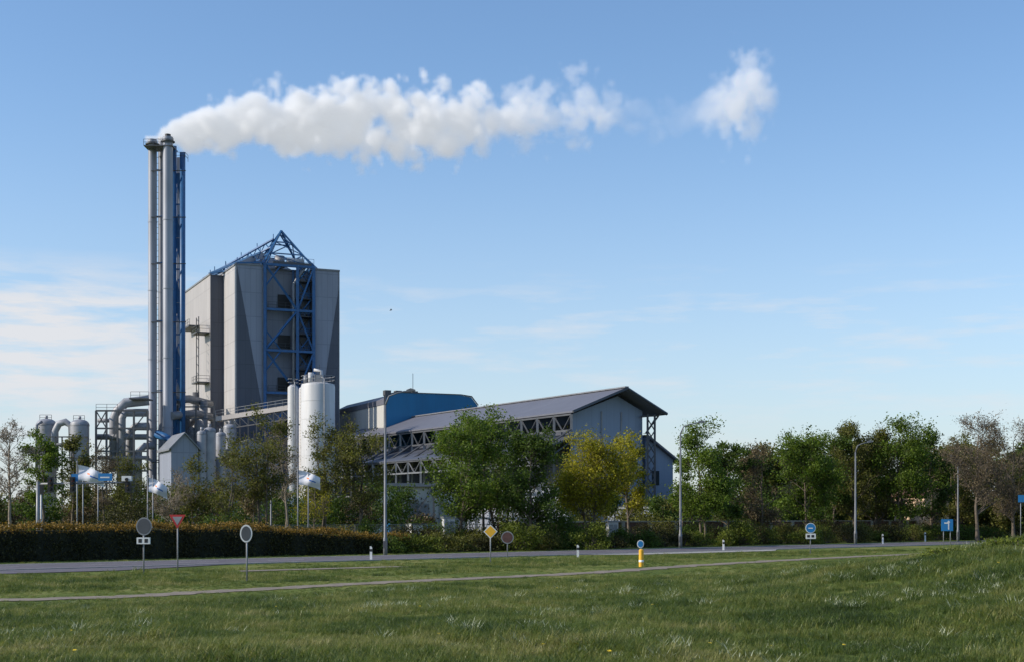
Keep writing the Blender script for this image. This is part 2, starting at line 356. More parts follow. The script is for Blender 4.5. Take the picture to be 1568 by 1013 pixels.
# ------------------------------------------------------------ trees
def branch_tube(V,Fq,pts,rads,n):
    i=len(V)
    d=pts[-1]-pts[0]; d=d/(np.linalg.norm(d)+1e-9); a=np.cross(d,[.3,.9,.1] if abs(d[2])>.5 else [0,0,1]); a/=np.linalg.norm(a)+1e-9; b_=np.cross(d,a)
    for p,r in zip(pts,rads):
        for q in range(n):
            t=6.2832*q/n; V.append(p+(a*math.cos(t)+b_*math.sin(t))*r)
    for j in range(len(pts)-1):
        for q in range(n): Fq.append((i+j*n+q,i+j*n+(q+1)%n,i+(j+1)*n+(q+1)%n,i+(j+1)*n+q))
def make_tree(H,R,cb,leaf,bark,nleaf=3500,lsize=.2,stems=1,n1=18,n2=6,n3=3,lean=0,twr=1.0,gap=.15,jit=.16,name='tree',loc=(0,0,0),r0=None):
    V=[];Fq=[]; tips=[]
    r0=r0 or H*.016
    zc=(H+cb)/2; hc=(H-cb)/2
    ph=rng.uniform(0,6.28,4)
    def env(th,zz): return 1+.24*math.sin(2*th+ph[0])*math.sin(zz*3+ph[1])+.18*math.sin(3*th+ph[2]+zz*5)
    for s_ in range(stems):
        off=np.array([rng.normal(0,.25),rng.normal(0,.25),0])*(stems>1)
        dirx=np.array([rng.normal(0,1),rng.normal(0,1)])*R*.28*(stems>1)+np.array([lean,0])
        k=7; tp=[]
        for j in range(k):
            t=j/(k-1); tp.append(np.array([off[0]+dirx[0]*t+rng.normal(0,.012)*H*(j>0)*.6,off[1]+dirx[1]*t+rng.normal(0,.012)*H*(j>0)*.6,t*H*.88-.1]))
        rr=[r0*(1-.8*j/(k-1))*(1.25 if j==0 else 1)/(stems**.4) for j in range(k)]
        branch_tube(V,Fq,tp,rr,7)
        nb=max(6,n1//stems)
        for q in range(nb):
            th=rng.uniform(0,6.28) ; u_=rng.uniform(-.95,1)
            zt=zc+hc*u_*.97; rad=R*math.sqrt(max(.08,1-u_*u_*.92))*rng.uniform(.55,1.0)*env(th,u_)*.92
            if stems>1: rad*=.8
            tgt=np.array([dirx[0]*zt/H+math.cos(th)*rad,dirx[1]*zt/H+math.sin(th)*rad,zt])
            zs=max(cb*.75,min(H*.8,zt-rad*rng.uniform(.5,1.0))); zs=min(zs,zt-.05*H) if zt>cb else zs
            zs=max(zs,cb*.5)
            t=zs/(H*.88); jf=min(k-2,int(t*(k-1))); w=t*(k-1)-jf; st=tp[jf]*(1-w)+tp[jf+1]*w; rs=(rr[jf]*(1-w)+rr[jf+1]*w)*.55
            midp=(st+tgt)/2+np.array([0,0,-.06*rad])+rng.normal(0,.05*R,3)
            b1=[st,(st+midp)/2+rng.normal(0,.015*R,3),midp,tgt]
            branch_tube(V,Fq,b1,[rs,rs*.75,rs*.5,rs*.15],5)
            for q2 in range(n2):
                t2=rng.uniform(.3,1.0)
                if t2<.5: s2=b1[1]+(midp-b1[1])*t2*2
                else: s2=midp+(tgt-midp)*(t2-.5)*2
                dd=rng.normal(0,1,3); dd[2]=abs(dd[2])*.8+.1; dd/=np.linalg.norm(dd); out=(tgt-st)/(np.linalg.norm(tgt-st)+1e-6)
                dd=dd+out*.6; dd/=np.linalg.norm(dd); ln=R*rng.uniform(.2,.42)
                e2=s2+dd*ln; r2=max(.006,rs*.28)
                m2=(s2+e2)/2+rng.normal(0,.03*R,3)
                branch_tube(V,Fq,[s2,m2,e2],[r2,r2*.7,r2*.25],4)
                drop=rng.random()<gap
                for q3 in range(n3):
                    t3=rng.uniform(.3,1); s3=s2+(e2-s2)*t3; d3=dd*.7+rng.normal(0,.7,3); d3/=np.linalg.norm(d3); e3=s3+d3*R*rng.uniform(.09,.2)
                    branch_tube(V,Fq,[s3,e3],[.011*twr+r2*.2,.004*twr],3)
                    if not drop: tips.append((s3+e3)/2); tips.append(e3)
    V=np.array(V); Fq=np.array(Fq); T=np.array(tips) if tips else np.zeros((1,3))
    wts=rng.uniform(.15,1,len(T))**1.8; wts/=wts.sum()
    lc=T[rng.choice(len(T),nleaf,p=wts)]+rng.normal(0,jit*R*.55,(nleaf,3))*np.array([1,1,.8])
    lc[:,2]=np.maximum(lc[:,2],.3)
    lv,lf=leafquads(lc,lsize)
    v=np.concatenate([V,lv]); f=np.concatenate([Fq,lf+len(V)]); mi=np.concatenate([np.zeros(len(Fq)),np.ones(len(lf))])
    if name is None: return v,f,mi
    return fastmesh(name,v,f,[bark,leaf],mi,loc=loc)
def T(px,D,top,wpx,cby,leaf,nm='deciduous_tree',bark='bark',**k):
    H=gz(top,D); R=wpx/2*D/F; cb=gz(cby,D)
    make_tree(H,R,cb,L[leaf],M[bark],name=nm,loc=(gx(px,D),D,0),**k)
T(14,104,648,96,760,'brown','bare_tree','barkl',nleaf=900,lsize=.11,n1=26,n2=8,n3=6,twr=1.8,gap=.3)
T(-40,108,655,80,780,'olive',nleaf=4000,lsize=.2)
T(66,118,664,78,785,'green',nleaf=6000,lsize=.19,n1=24)
T(112,121,668,70,785,'olive',nleaf=4800,lsize=.19,n1=24)
T(158,116,690,70,775,'brown','bare_tree','bark',nleaf=1600,lsize=.13,n1=24,n2=7,n3=6,twr=1.7)
T(200,118,700,80,790,'olive',nleaf=3800,lsize=.16,n3=4)
T(262,108,720,84,790,'brown','bare_tree','barkl',nleaf=1200,lsize=.12,n1=22,n2=7,n3=6,twr=1.6)
T(305,112,708,86,800,'olive',nleaf=4500,lsize=.16,stems=2)
T(345,110,690,84,795,'olive',nleaf=3400,lsize=.15,n3=5,stems=2)
T(405,112,632,108,770,'olive',nleaf=8500,lsize=.17,stems=3,n1=28,n3=4)
T(440,124,648,80,775,'brown','bare_tree','barkl',nleaf=2000,lsize=.14,n1=24,n2=7,n3=6,stems=2,twr=1.6)
T(502,116,650,92,778,'olive',nleaf=6000,lsize=.16,stems=2,n1=26,n3=4)
T(482,108,725,90,795,'yellow','deciduous_tree',nleaf=2200,lsize=.12,n3=5)
T(554,114,638,108,772,'olive',nleaf=8000,lsize=.17,n1=26,n3=4)
T(700,114,650,130,795,'green',nleaf=12000,lsize=.20,stems=2,n1=30,gap=.12)
T(752,118,636,136,780,'green',nleaf=14000,lsize=.20,stems=2,n1=32,gap=.12)
T(812,113,664,108,795,'deep',nleaf=12500,lsize=.20,n1=30,gap=.12)
T(778,124,690,110,800,'deep',nleaf=6000,lsize=.20,n1=24,gap=.1)
T(905,121,642,158,785,'yellow',nleaf=20000,lsize=.19,stems=2,n1=38,gap=.10)
T(962,134,664,76,795,'yellow',nleaf=6500,lsize=.20,n1=24)
T(1078,131,650,120,792,'green',nleaf=15500,lsize=.21,stems=2,n1=34,gap=.08)
T(1115,139,680,74,795,'deep',nleaf=8500,lsize=.22,n1=24)
T(1045,142,700,50,795,'green',nleaf=4000,lsize=.20,n1=18)
T(1166,142,688,100,805,'brown','bare_tree','bark',nleaf=8500,lsize=.18,n1=28,n2=7,n3=5,twr=1.8)
T(1232,146,658,120,795,'green',nleaf=16500,lsize=.23,stems=2,n1=34,gap=.08)
T(1276,158,668,84,795,'deep',nleaf=9000,lsize=.23)
T(1306,158,654,96,795,'olive',nleaf=11500,lsize=.22,n1=26)
T(1342,160,650,96,795,'olive',nleaf=9500,lsize=.21,n3=5,n1=26,twr=1.8)
T(1384,158,648,120,795,'green',nleaf=16000,lsize=.23,stems=2,n1=34,gap=.08)
T(1426,164,652,88,795,'deep',nleaf=11500,lsize=.23,n1=26)
T(1497,147,640,124,772,'brown','bare_tree','bark',nleaf=5000,lsize=.15,n1=34,n2=9,n3=6,twr=2.2)
T(1465,168,662,90,795,'olive',nleaf=10000,lsize=.22)
T(1552,150,652,110,788,'brown','bare_tree','bark',nleaf=6000,lsize=.16,n1=30,n2=8,n3=6,twr=2.2)
T(1610,158,650,100,790,'olive',nleaf=8000,lsize=.22)
def mass(name,specs,leafs,bark,nl=3200,ls=.38,cbk=.1):
    vs=[];fs=[];ms=[];o=0
    for (px,D,top,w,li) in specs:
        H=gz(top,D); R=w/2*D/F
        v,f,mi=make_tree(H,R,H*cbk,None,None,nleaf=nl,lsize=ls*D/200,n1=12,n2=4,n3=2,name=None,jit=.34,gap=.05)
        v=v+np.array([gx(px,D),D,0]); vs.append(v); fs.append(f+o); o+=len(v); ms.append(np.where(mi>0,li+1,0))
    fastmesh(name,np.concatenate(vs),np.concatenate(fs),[bark]+leafs,np.concatenate(ms))
LL=[L['deep'],L['olive'],L['brown']]
sp=[]
for px in range(1118,1660,16):
    sp.append((px+random.uniform(-8,8),random.uniform(172,200),random.uniform(674,704),random.uniform(62,88),random.choice([0,0,1,1,2,2])))
mass('distant_tree_row',sp,LL,M['bark'],4600,.41)
sp=[]
for px in range(-90,640,20):
    sp.append((px+random.uniform(-8,8),random.uniform(140,170),random.uniform(735,768),random.uniform(54,76),random.choice([0,1,2])))
for px in range(880,1220,20):
    sp.append((px+random.uniform(-8,8),random.uniform(150,172),random.uniform(752,775),random.uniform(50,66),random.choice([0,1])))
mass('background_shrubs',sp,LL,M['bark'],2600,.34,.02)
sp=[]
for px in range(-700,2400,50):
    sp.append((px,random.uniform(480,560),random.uniform(762,775),random.uniform(70,100),random.choice([0,1])))
mass('far_forest_belt',sp,LL,M['bark'],1500,.4,.02)
def hedge():
    mb=MB(); A=np.arange(-30,36.1,1.0)
    def top(a): return 1.95 if a<22 else 1.95-.75*min(1,(a-22)/12)
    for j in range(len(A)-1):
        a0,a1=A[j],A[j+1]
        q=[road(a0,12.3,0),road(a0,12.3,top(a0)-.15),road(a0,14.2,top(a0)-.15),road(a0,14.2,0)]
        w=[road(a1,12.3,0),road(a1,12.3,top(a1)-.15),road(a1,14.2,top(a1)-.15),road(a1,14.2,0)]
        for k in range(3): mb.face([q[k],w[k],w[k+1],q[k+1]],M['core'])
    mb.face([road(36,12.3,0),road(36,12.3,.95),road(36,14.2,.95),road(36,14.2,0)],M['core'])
    e=empty('clipped_hedge'); mb.obj('inner_branches',e)
    n=60000; a=rng.uniform(-30.2,36.2,n); tp=np.array([top(x) for x in a])
    side=rng.random(n)
    b_=np.where(side<.5,12.25+rng.normal(0,.16,n),rng.uniform(12.1,14.4,n)); z=np.where(side<.5,rng.uniform(0,1,n)*tp,tp-.04+np.abs(rng.normal(0,.15,n)))
    b_+= .12*np.sin(a*1.7)+.08*np.sin(a*4.1); z=z+ (side>=.5)*(.10*np.sin(a*.9)+.08*np.sin(a*3.3+np.sin(a)))
    P=RB[None]+RD[None]*a[:,None]+RN[None]*b_[:,None]; c=np.concatenate([P,z[:,None]],1)
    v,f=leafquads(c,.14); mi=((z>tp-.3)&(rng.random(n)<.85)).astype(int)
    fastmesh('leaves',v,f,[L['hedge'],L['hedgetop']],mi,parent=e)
hedge()
def shrub(name,x,y,w,d,h,leaf,n,ls=.14):
    V=[];Fq=[];k=26
    cl=[]
    for q in range(k):
        th=rng.uniform(0,6.28); u_=rng.uniform(.1,1); r=math.sqrt(1-u_*u_*.85)*rng.uniform(.45,1)
        p=np.array([math.cos(th)*r*w/2,math.sin(th)*r*d/2,u_*h*rng.uniform(.75,1.05)]); cl.append(p)
        branch_tube(V,Fq,[np.array([p[0]*.15,p[1]*.15,0]),p*np.array([.6,.6,.5]),p],[.03,.02,.006],4)
    cl=np.array(cl); c=cl[rng.integers(0,k,n)]+rng.normal(0,1,(n,3))*np.array([w*.10,d*.10,h*.12]); c[:,2]=np.abs(c[:,2])
    v,f=leafquads(c,ls); V=np.array(V)
    return fastmesh(name,np.concatenate([V,v]),np.concatenate([np.array(Fq),f+len(V)]),[M['bark'],leaf],np.concatenate([np.zeros(len(Fq)),np.ones(len(f))]),loc=(x,y,0))
a=34.0
while a<135:
    p=road(a,random.uniform(11.5,14.5)); h=random.uniform(.9,1.5) if a<75 else random.uniform(1.0,1.9)
    w=random.uniform(2.0,3.8)
    shrub('border_shrub',p.x,p.y,w,2.0,h,L[random.choice(['hedge','shrub','deep','olive'])],1900,.14)
    a+=w*.62
a=34.0
while a<140:
    p=road(a,random.uniform(16,19)); w=random.uniform(2.5,4.5)
    shrub('border_shrub',p.x,p.y,w,2.4,random.uniform(1.4,2.4),L[random.choice(['hedge','hedge','deep','olive'])],2000,.16)
    a+=w*.85
for (px,D,w,h,lf,n) in ((190,99,5.0,3.3,'hedge',7000),(340,101,4.5,2.9,'deep',5000),(790,110,4.0,2.2,'shrub',4500),(850,116,4.5,3.2,'deep',6000),(905,112,3.4,2.0,'shrub',3500),(1130,130,3.5,2.2,'shrub',3500),(270,102,3.5,2.2,'hedge',3500),(720,112,3.5,2.0,'olive',3500),(655,109,3.0,1.6,'hedge',2500)):
    shrub('round_shrub',gx(px,D),D,w,w*.8,h,L[lf],n,.15)
for (x,y,w,h) in ((13.0,36.5,2.0,.4),(14.4,37,2.2,.55),(15.7,38.5,2.4,.65),(11.6,38,1.2,.25)):
    shrub('weed_clump',x,y,w,1.4,h,L['shrub'],1300,.08).location.z=float(hgt(x,y))-.05
# ------------------------------------------------------------ boiler house
e=empty('boiler_house'); fr=frame(-48.4,250,BLD); Z=47.0
w=MB()
G,Dk,Lt=M['clad_gray'],M['clad_dark'],M['clad_lit']
pl=[(0,0),(4.6,0),(4.6,3.2),(14.2,3.2),(14.2,0),(18.7,0),(18.7,34),(0,34)]
for j in range(len(pl)):
    (a0,b0),(a1,b1)=pl[j],pl[(j+1)%len(pl)]
    m_=Lt if j==7 else (Dk if j in (5,6) else G)  # left wall takes the lighter copy that has sunlight painted in
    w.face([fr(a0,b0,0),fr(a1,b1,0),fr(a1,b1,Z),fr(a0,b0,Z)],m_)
w.face([fr(a_,b_,Z-.3) for a_,b_ in pl],M['gray_steel'])
w.obj('walls',e)
tr_=MB()
dv=fr(0,.058,0)-fr(0,0,0)
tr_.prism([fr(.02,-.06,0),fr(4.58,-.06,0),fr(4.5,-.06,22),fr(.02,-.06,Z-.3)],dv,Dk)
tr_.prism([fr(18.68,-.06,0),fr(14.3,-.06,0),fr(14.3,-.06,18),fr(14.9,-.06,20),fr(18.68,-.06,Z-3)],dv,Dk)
tr_.obj('dark_cladding',e)
r=MB()
r.box(fr,-2.4,-.003,10.5,35,0,46.5,M['clad_beige'])
r.prism([fr(-2.4,10.44,0),fr(-.01,10.44,0),fr(-.01,10.44,46.45),fr(-2.4,10.44,46.45)],fr(0,.055,0)-fr(0,0,0),Dk)  # dark sheet paints the shade on the wing's front face
r.obj('rear_wing',e)
tm=MB()
for a_,b_ in ((0,0),(4.6,0),(14.2,0),(18.7,0),(18.7,34)):
    tm.beam(fr(a_,b_,0),fr(a_,b_,Z+.1),.16,M['gray_steel'])
for j in range(len(pl)):
    tm.beam(fr(*pl[j],Z),fr(*pl[(j+1)%len(pl)],Z),.3,M['gray_steel'])
tm.beam(fr(-2.4,10.4,46.6),fr(-2.4,35,46.6),.3,M['gray_steel'])
tm.box(fr,-4.4,-2.41,20,28,38.2,38.5,M['steel'])
tm.rail([fr(-4.3,20,38.5),fr(-4.3,28,38.5)],1.1,M['steel'])
for l_ in (12.0,14.0):
    tm.beam(fr(-4.2,l_,14),fr(-4.2,l_,39),.14,M['steel']); 
for z0 in np.arange(14,39,1.6): tm.beam(fr(-4.2,12,z0),fr(-4.2,14,z0+.8),.09,M['steel'])
for z0 in (17,27,36):
    tm.box(fr,-4.8,-2.41,11,15.5,z0,z0+.2,M['steel']); tm.rail([fr(-2.4,11,z0+.2),fr(-4.7,11,z0+.2),fr(-4.7,15.5,z0+.2)],1.1,M['steel'])
tm.obj('trim_and_ladders',e)
bs=MB(); B=M['blue']
zl=[10,17,24.6,32.1,39.3,Z+.2]
for t in (5.0,10.9,13.9): bs.beam(fr(t,-.35,8),fr(t,-.35,Z+.4),.5,B)
bs.beam(fr(10.9,2.6,8),fr(10.9,2.6,Z),.35,B); bs.beam(fr(13.8,2.6,8),fr(13.8,2.6,Z),.35,B)
for j,z0 in enumerate(zl):
    bs.beam(fr(5,-.35,z0),fr(13.9,-.35,z0),.42,B)
    if j<len(zl)-1:
        z1=zl[j+1]
        if j%2==0: bs.beam(fr(5,-.35,z1),fr(10.9,-.35,z0),.34,B); bs.beam(fr(13.9,-.35,z1),fr(10.9,-.35,z0),.28,B)
        else: bs.beam(fr(5,-.35,z0),fr(10.9,-.35,z1),.34,B); bs.beam(fr(13.9,-.35,z0),fr(10.9,-.35,z1),.28,B)
        bs.beam(fr(5,-.35,(z0+z1)/2),fr(7.9,-.35,z0 if j%2 else z1),.2,B)
S=M['steel']
z0=10
k=0
while z0<Z-2:
    bs.box(fr,10.9,13.9,.2,2.9,z0,z0+.12,S)
    a_,b_=(11.2,13.6) if k%2 else (13.6,11.2)
    bs.beam(fr(a_,.6,z0),fr(b_,.6,z0+3.1),.22,B); bs.beam(fr(b_,2.0,z0),fr(a_,2.0,z0+3.1),.2,S)
    bs.rail([fr(10.9,.2,z0+.1),fr(13.9,.2,z0+.1)],1.0,B,.07)
    z0+=3.15;k+=1
for z0 in (25.4,33,40.2,18):
    bs.box(fr,8.2,10.4,2.9,3.19,z0,z0+2.3,M['black']); bs.box(fr,6.0,10.8,1.6,3.15,z0-.5,z0-.3,S); bs.rail([fr(6,1.6,z0-.3),fr(10.8,1.6,z0-.3)],1.0,S)
bs.tube([fr(10.2,-.1,10),fr(10.2,-.1,44),fr(11.5,-.1,46),fr(12.6,0,47.5)],.26,M['gray_steel'],10)
bs.obj('blue_stair_tower',e)
rt=MB(); A=fr(8.8,3,54.0); z=Z+.2
corners=[fr(4.7,0,z),fr(14,0,z),fr(14,8,z),fr(4.7,8,z)]
A2=fr(8.8,4.2,53.7)
for c_ in corners:
    rt.beam(A,c_,.32,B)
for c_ in corners: rt.beam(A2,c_+Vector((.5,.5,0)),.2,B)
for (f_) in (.33,.66):
    q=[A.lerp(c_,f_) for c_ in corners]
    for j in range(4): rt.beam(q[j],q[(j+1)%4],.2,B)
    q2=[A.lerp(c_,min(1,f_+.33)) for c_ in corners]
    for j in range(4): rt.beam(q[j],q2[(j+1)%4],.16,B)
for j in range(4): rt.beam(corners[j],corners[(j+1)%4],.35,B)
for dt,(p0,p1) in enumerate(((fr(7.6,4,52.6),fr(-1.8,20,47.2)),(fr(4.7,2,49.6),fr(-2.3,12,46.9)))):
    p0=Vector(p0);p1=Vector(p1); dn=Vector((0,0,-1.4)); rt.beam(p0,p1,.32,B); rt.beam(p0+dn*.9,p1+dn*.3,.24,B)
    for j in range(9):
        a_=p0.lerp(p1,j/9); b_=p0.lerp(p1,(j+.5)/9); c_=p0.lerp(p1,(j+1)/9); d0=dn*(.9-.6*(j+.5)/9)
        rt.beam(a_,b_+d0,.14,B); rt.beam(b_+d0,c_,.14,B)
        if j%2==0: rt.beam(a_,a_+Vector((0,0,.9)),.12,B)
rt.beam(fr(0,0,Z+.1),fr(4.7,0,Z+.5),.3,B); rt.beam(fr(-2.3,10.5,46.8),fr(0,9,Z+.2),.3,B)
rt.face([fr(.3,.6,Z+.15),fr(5.5,5,50.4),fr(5.5,22,50.4),fr(.3,26,Z+.15)],M['vessel'])
rt.face([fr(14,8.5,Z+.15),fr(5.5,5,50.4),fr(5.5,22,50.4),fr(14,26,Z+.15)],M['vessel'])
rt.face([fr(.3,.6,Z+.15),fr(14,8.5,Z+.15),fr(5.5,5,50.4)],M['vessel'])
rt.tube([fr(8.5,3,47.3),fr(8.5,3,49.4)],.9,M['vessel'],12); rt.tube([fr(9.6,2,48.5),fr(12.6,2,48.5)],.5,M['silo'],10)
rt.box(fr,6.5,13.5,-.2,.1,Z+.4,Z+.9,S); rt.rail([fr(5,0,Z+.4),fr(14,0,Z+.4)],1.3,B)
rt.obj('roof_truss',e)
# ------------------------------------------------------------ chimney stacks
e=empty('chimney_stack_group'); D=245
s=MB()
def stk(px,D,top,r,m=M['stack']):
    x=gx(px,D); z=gz(top,D); pf=[(r*1.25,0),(r*1.25,1.5),(r,2),(r,z-.5),(r*1.12,z-.5),(r*1.12,z-.2),(r,z-.2),(r,z),(r*.8,z),(r*.8,z-1)]
    s.lathe(x,D,pf,m,20)
    for zz in np.arange(6,z-3,11.8): s.lathe(x,D,[(r,zz),(r*1.07,zz+.01),(r*1.07,zz+.18),(r,zz+.2)],m,20)
stk(233.5,245.5,214,.74); stk(247.5,247.5,211,.62); stk(257,243.5,210,.86)
s.lathe(gx(257,243.5),243.5,[(.5,2),(.5,gz(207,244)),(.4,gz(207,244))],M['black'],12)
for (px_a,D_a,py_a) in ((233.5,245.5,214),(257,243.5,210)):
    zt=gz(py_a,D_a); x_=gx(px_a,D_a)
    s.lathe(x_,D_a,[(1.15,zt-.9),(1.2,zt-.9),(1.2,zt-.75),(.7,zt-.75)],M['steel'],18)
s.obj('flue_tubes',e)
s=MB()
pa=Vector((gx(266,245.5),245.5,0)); pb=Vector((gx(279.5,245.5),245.5,0)); pc=Vector((gx(274,249),249,0))
za,zb=gz(223,245),gz(233,245)
s.tube([pa,pa+Vector((0,0,za))],.5,M['blue'],14); s.tube([pb,pb+Vector((0,0,zb))],.48,M['blue'],14); s.tube([pc,pc+Vector((0,0,zb))],.5,M['stack'],14)
zz=6.0;k=0; up=Vector((0,0,1))
while zz<zb-4:
    a_,b_=(pa,pb)
    if k%2==0: s.prism([a_+up*zz,a_+up*(zz+5.4),b_+up*zz],(0,.08,0),B)
    else: s.prism([b_+up*zz,b_+up*(zz+5.4),a_+up*(zz+5.4)],(0,.08,0),B)
    s.beam(pa+up*zz,pc+up*(zz+5),.16,B); s.beam(pb+up*zz,pc+up*(zz+5),.16,B); s.beam(pa+up*zz,pb+up*zz,.24,B)
    zz+=5.6;k+=1
s.prism([pa,pb,pb+up*7,pa+up*7],(0,.3,0),B)
for zz in (12,24,36,46,54,62):
    s.beam(Vector((gx(230,243.9),244.6,zz)),Vector((gx(283,243.9),244.6,zz)),.16,M['steel'])
    s.beam(Vector((gx(240,246),246,zz+.4)),pa+up*(zz+.4),.2,B)
for zz in (zb-1.2,):
    s.rail([pa+up*zz+Vector((.4,-.8,0)),pb+up*zz+Vector((.6,-.8,0)),pb+up*zz+Vector((.6,1.5,0))],1.1,M['steel'])
for zz in np.arange(3,66,1.0):
    s.beam(Vector((gx(240.5,244),243.6,zz)),Vector((gx(244,244),243.6,zz)),.05,M['steel'])
for px_a in (240.5,244): s.beam(Vector((gx(px_a,244),243.6,2)),Vector((gx(px_a,244),243.6,66)),.07,M['steel'])
zt=gz(216,244)
s.box(frame(gx(223,244),242.6,0),0,4.9,0,4,zt-1.2,zt-1.05,M['steel'])
s.rail([Vector((gx(223,244),242.6,zt-1.05)),Vector((gx(266,244),242.6,zt-1.05))],1.0,M['steel'])
s.obj('support_mast',e)
# ------------------------------------------------------------ process plant (left)
e=empty('pipework_plant'); s=MB(); V_=M['vessel']; Gs=M['gray_steel']
def W(px,py,D): return at(px,py,D)
def pipe(pts,r,m=V_,n=12): s.tube([W(*p) for p in pts],r,m,n)
pipe([(258,612,245),(290,610,250),(322,618,256)],.7,Gs)
pipe([(262,636,243),(300,632,250),(330,640,256)],.7,Gs)
pipe([(240,664,241),(262,672,240),(262,720,240)],.8,M['blue'])
pipe([(300,600,256),(300,640,256),(285,655,250),(285,700,250)],.6,M['steel'])
pipe([(312,612,252),(312,700,252)],.7,Gs); pipe([(278,628,246),(278,780,246)],.5)
for a_ in ((283,640),(293,660),(305,650),(318,668)):
    s.lathe(gx(a_[0],248),248,[(.9,0),(.9,gz(a_[1],248)),(.5,gz(a_[1]-6,248)),(.2,gz(a_[1]-8,248))],random.choice([V_,Gs,M['steel']]),14)
for (x0_,x1_,y_) in ((270,330,640),(275,325,665),(280,330,622)):
    for D in (246,252): s.beam(W(x0_,y_,D),W(x1_,y_,D),.22,M['steel'])
    s.rail([W(x0_,y_,246),W(x1_,y_,246)],1.0,M['steel'])
for px in (272,300,328): s.beam(Vector((gx(px,246),246,0)),W(px,620,246),.25,M['steel'])
for px in (147,163,180,205,226):
    for D in (238,246): s.beam(Vector((gx(px,D),D,0)),W(px,628,D),.3,M['steel'])
for py in (628,655,690,720,750):
    for D in (238,246): s.beam(W(147,py,D),W(226,py,D),.28,M['steel'])
    for px in (147,180,205): s.beam(W(px,py,238),W(px,py,246),.2,M['steel'])
for (p,q) in (((147,655),(163,628)),((163,655),(147,628)),((147,690),(163,655)),((180,690),(205,655)),((205,655),(226,628)),((163,690),(180,655))):
    s.beam(W(*p,238),W(*q,238),.16,M['steel'])
pipe([(175,720,241),(175,640,241),(180,628,241),(192,616,241),(228,612,242)],.85)
pipe([(186,760,240),(186,640,240),(192,631,240),(226,631,242)],.7,V_)
pipe([(199,760,243),(199,660,243),(207,652,243),(228,652,243)],.7)
pipe([(147,668,240),(226,668,240)],.5,Gs); pipe([(150,700,239),(228,700,239)],.35); pipe([(150,643,241),(176,643,241)],.35,Gs)
pipe([(212,760,240),(212,690,240),(222,682,240),(236,682,241)],.6,V_)
s.box(frame(gx(200,240),239,0),0,3,0,4,gz(611,240),gz(609,240),M['steel']); s.rail([W(200,609,239),W(228,609,239)],1.1,M['steel']); s.rail([W(147,628,238),W(180,628,238)],1.1,M['steel'])
s.obj('ducts_and_frame',e); s=MB()
def vessel(px,D,top,r,m=V_,nm=None):
    z=gz(top,D); mb=MB(); x=gx(px,D)
    pf=[(r,0),(r,z*.45),(r*1.04,z*.45+.01),(r*1.04,z*.45+.3),(r,z*.45+.31),(r,z-r*.55)]+[(r*math.cos(t),z-r*.55+r*.55*math.sin(t)) for t in np.linspace(.15,1.45,7)]
    mb.lathe(x,D,pf,m,26); mb.lathe(x,D,[(r*1.03,z-r*.55-.3),(r*1.03,z-r*.55)],M['gray_steel'],26)
    mb.rail([Vector((x-r*.6,D-.4,z-.3)),Vector((x+r*.6,D-.4,z-.3))],.9,M['steel']); mb.tube([(x,D,z-.3),(x,D,z+.5)],.25,m)
    return mb.obj(nm or 'process_vessel',None)
vessel(71,240,640,1.65); vessel(122,238,641,1.55); 
s.tube([W(84,720,238),W(84,660,238),W(90,648,238),W(100,645,238),W(110,652,238),W(112,720,238)],.6,V_,12)
s.tube([W(62,680,237),W(128,680,237)],.3,Gs); s.tube([W(56,720,237),W(56,650,237),W(64,645,238)],.25,Gs)
for px in (60,85,95,110,134): s.beam(Vector((gx(px,236),236,0)),W(px,668,236),.2,M['steel'])
for py in (668,700,730): s.beam(W(60,py,236),W(134,py,236),.2,M['steel'])
s.obj('vessel_rack',e)
fr2=frame(gx(262,222),222,math.radians(24))
def gable(name,fr_,wd,ln,he,hr,mw,mr,door=True,ov=.4):
    e_=empty(name); a_=MB()
    a_.prism([fr_(0,0,0),fr_(wd,0,0),fr_(wd,0,he),fr_(wd/2,0,hr),fr_(0,0,he)],fr_(0,ln,0)-fr_(0,0,0),mw); a_.obj('walls',e_)
    b_=MB()
    sl=(hr-he)/(wd/2)
    for sg in (0,1):
        t0=-ov if sg==0 else wd+ov; zz0=he-ov*sl+.05
        b_.prism([fr_(t0,-ov,zz0),fr_(wd/2,-ov,hr+.05),fr_(wd/2,-ov,hr+.3),fr_(t0,-ov,zz0+.25)],fr_(0,ln+2*ov,0)-fr_(0,0,0),mr)
    b_.obj('roof',e_)
    c_=MB()
    if door: c_.box(fr_,wd*.35,wd*.65,-.05,-.003,0,min(4,he*.6),M['steel'])
    c_.obj('door',e_); return e_
gable('gabled_plant_shed',fr2,4.2,10,gz(685,222),gz(663,222),M['clad_gray'],M['gray_steel'])
for px,top,r_,D in ((309,658,.75,225),(321,653,.95,226),(338,660,.8,230),(352,648,1.1,240)):
    vessel(px,D,top,r_,V_,'slim_silo')
s=MB(); pA,pB=W(330,644,245),W(445,626,238); dv=Vector((0,2.2,0))
s.prism([pA,pB,pB+Vector((0,0,.8)),pA+Vector((0,0,.8))],dv,M['clad_beige'])
for j in range(10):
    a_=pA.lerp(pB,j/9); s.beam(a_+Vector((0,-.05,0)),Vector((a_.x,a_.y,0)),.22,M['steel'])
    if j<9: b_=pA.lerp(pB,(j+1)/9); s.beam(a_+Vector((0,-.1,0)),b_+Vector((0,-.1,-1.6)),.12,M['steel'])
s.beam(pA+Vector((0,-.1,-1.6)),pB+Vector((0,-.1,-1.6)),.18,M['steel']); s.rail([pA+Vector((0,-.1,.8)),pB+Vector((0,-.1,.8))],1,M['galv'])
s.obj('conveyor_gallery')
gable('plant_annex',frame(gx(345,238),238,BLD),9,9,gz(690,238),gz(672,238),M['clad_gray'],M['gray_steel'])
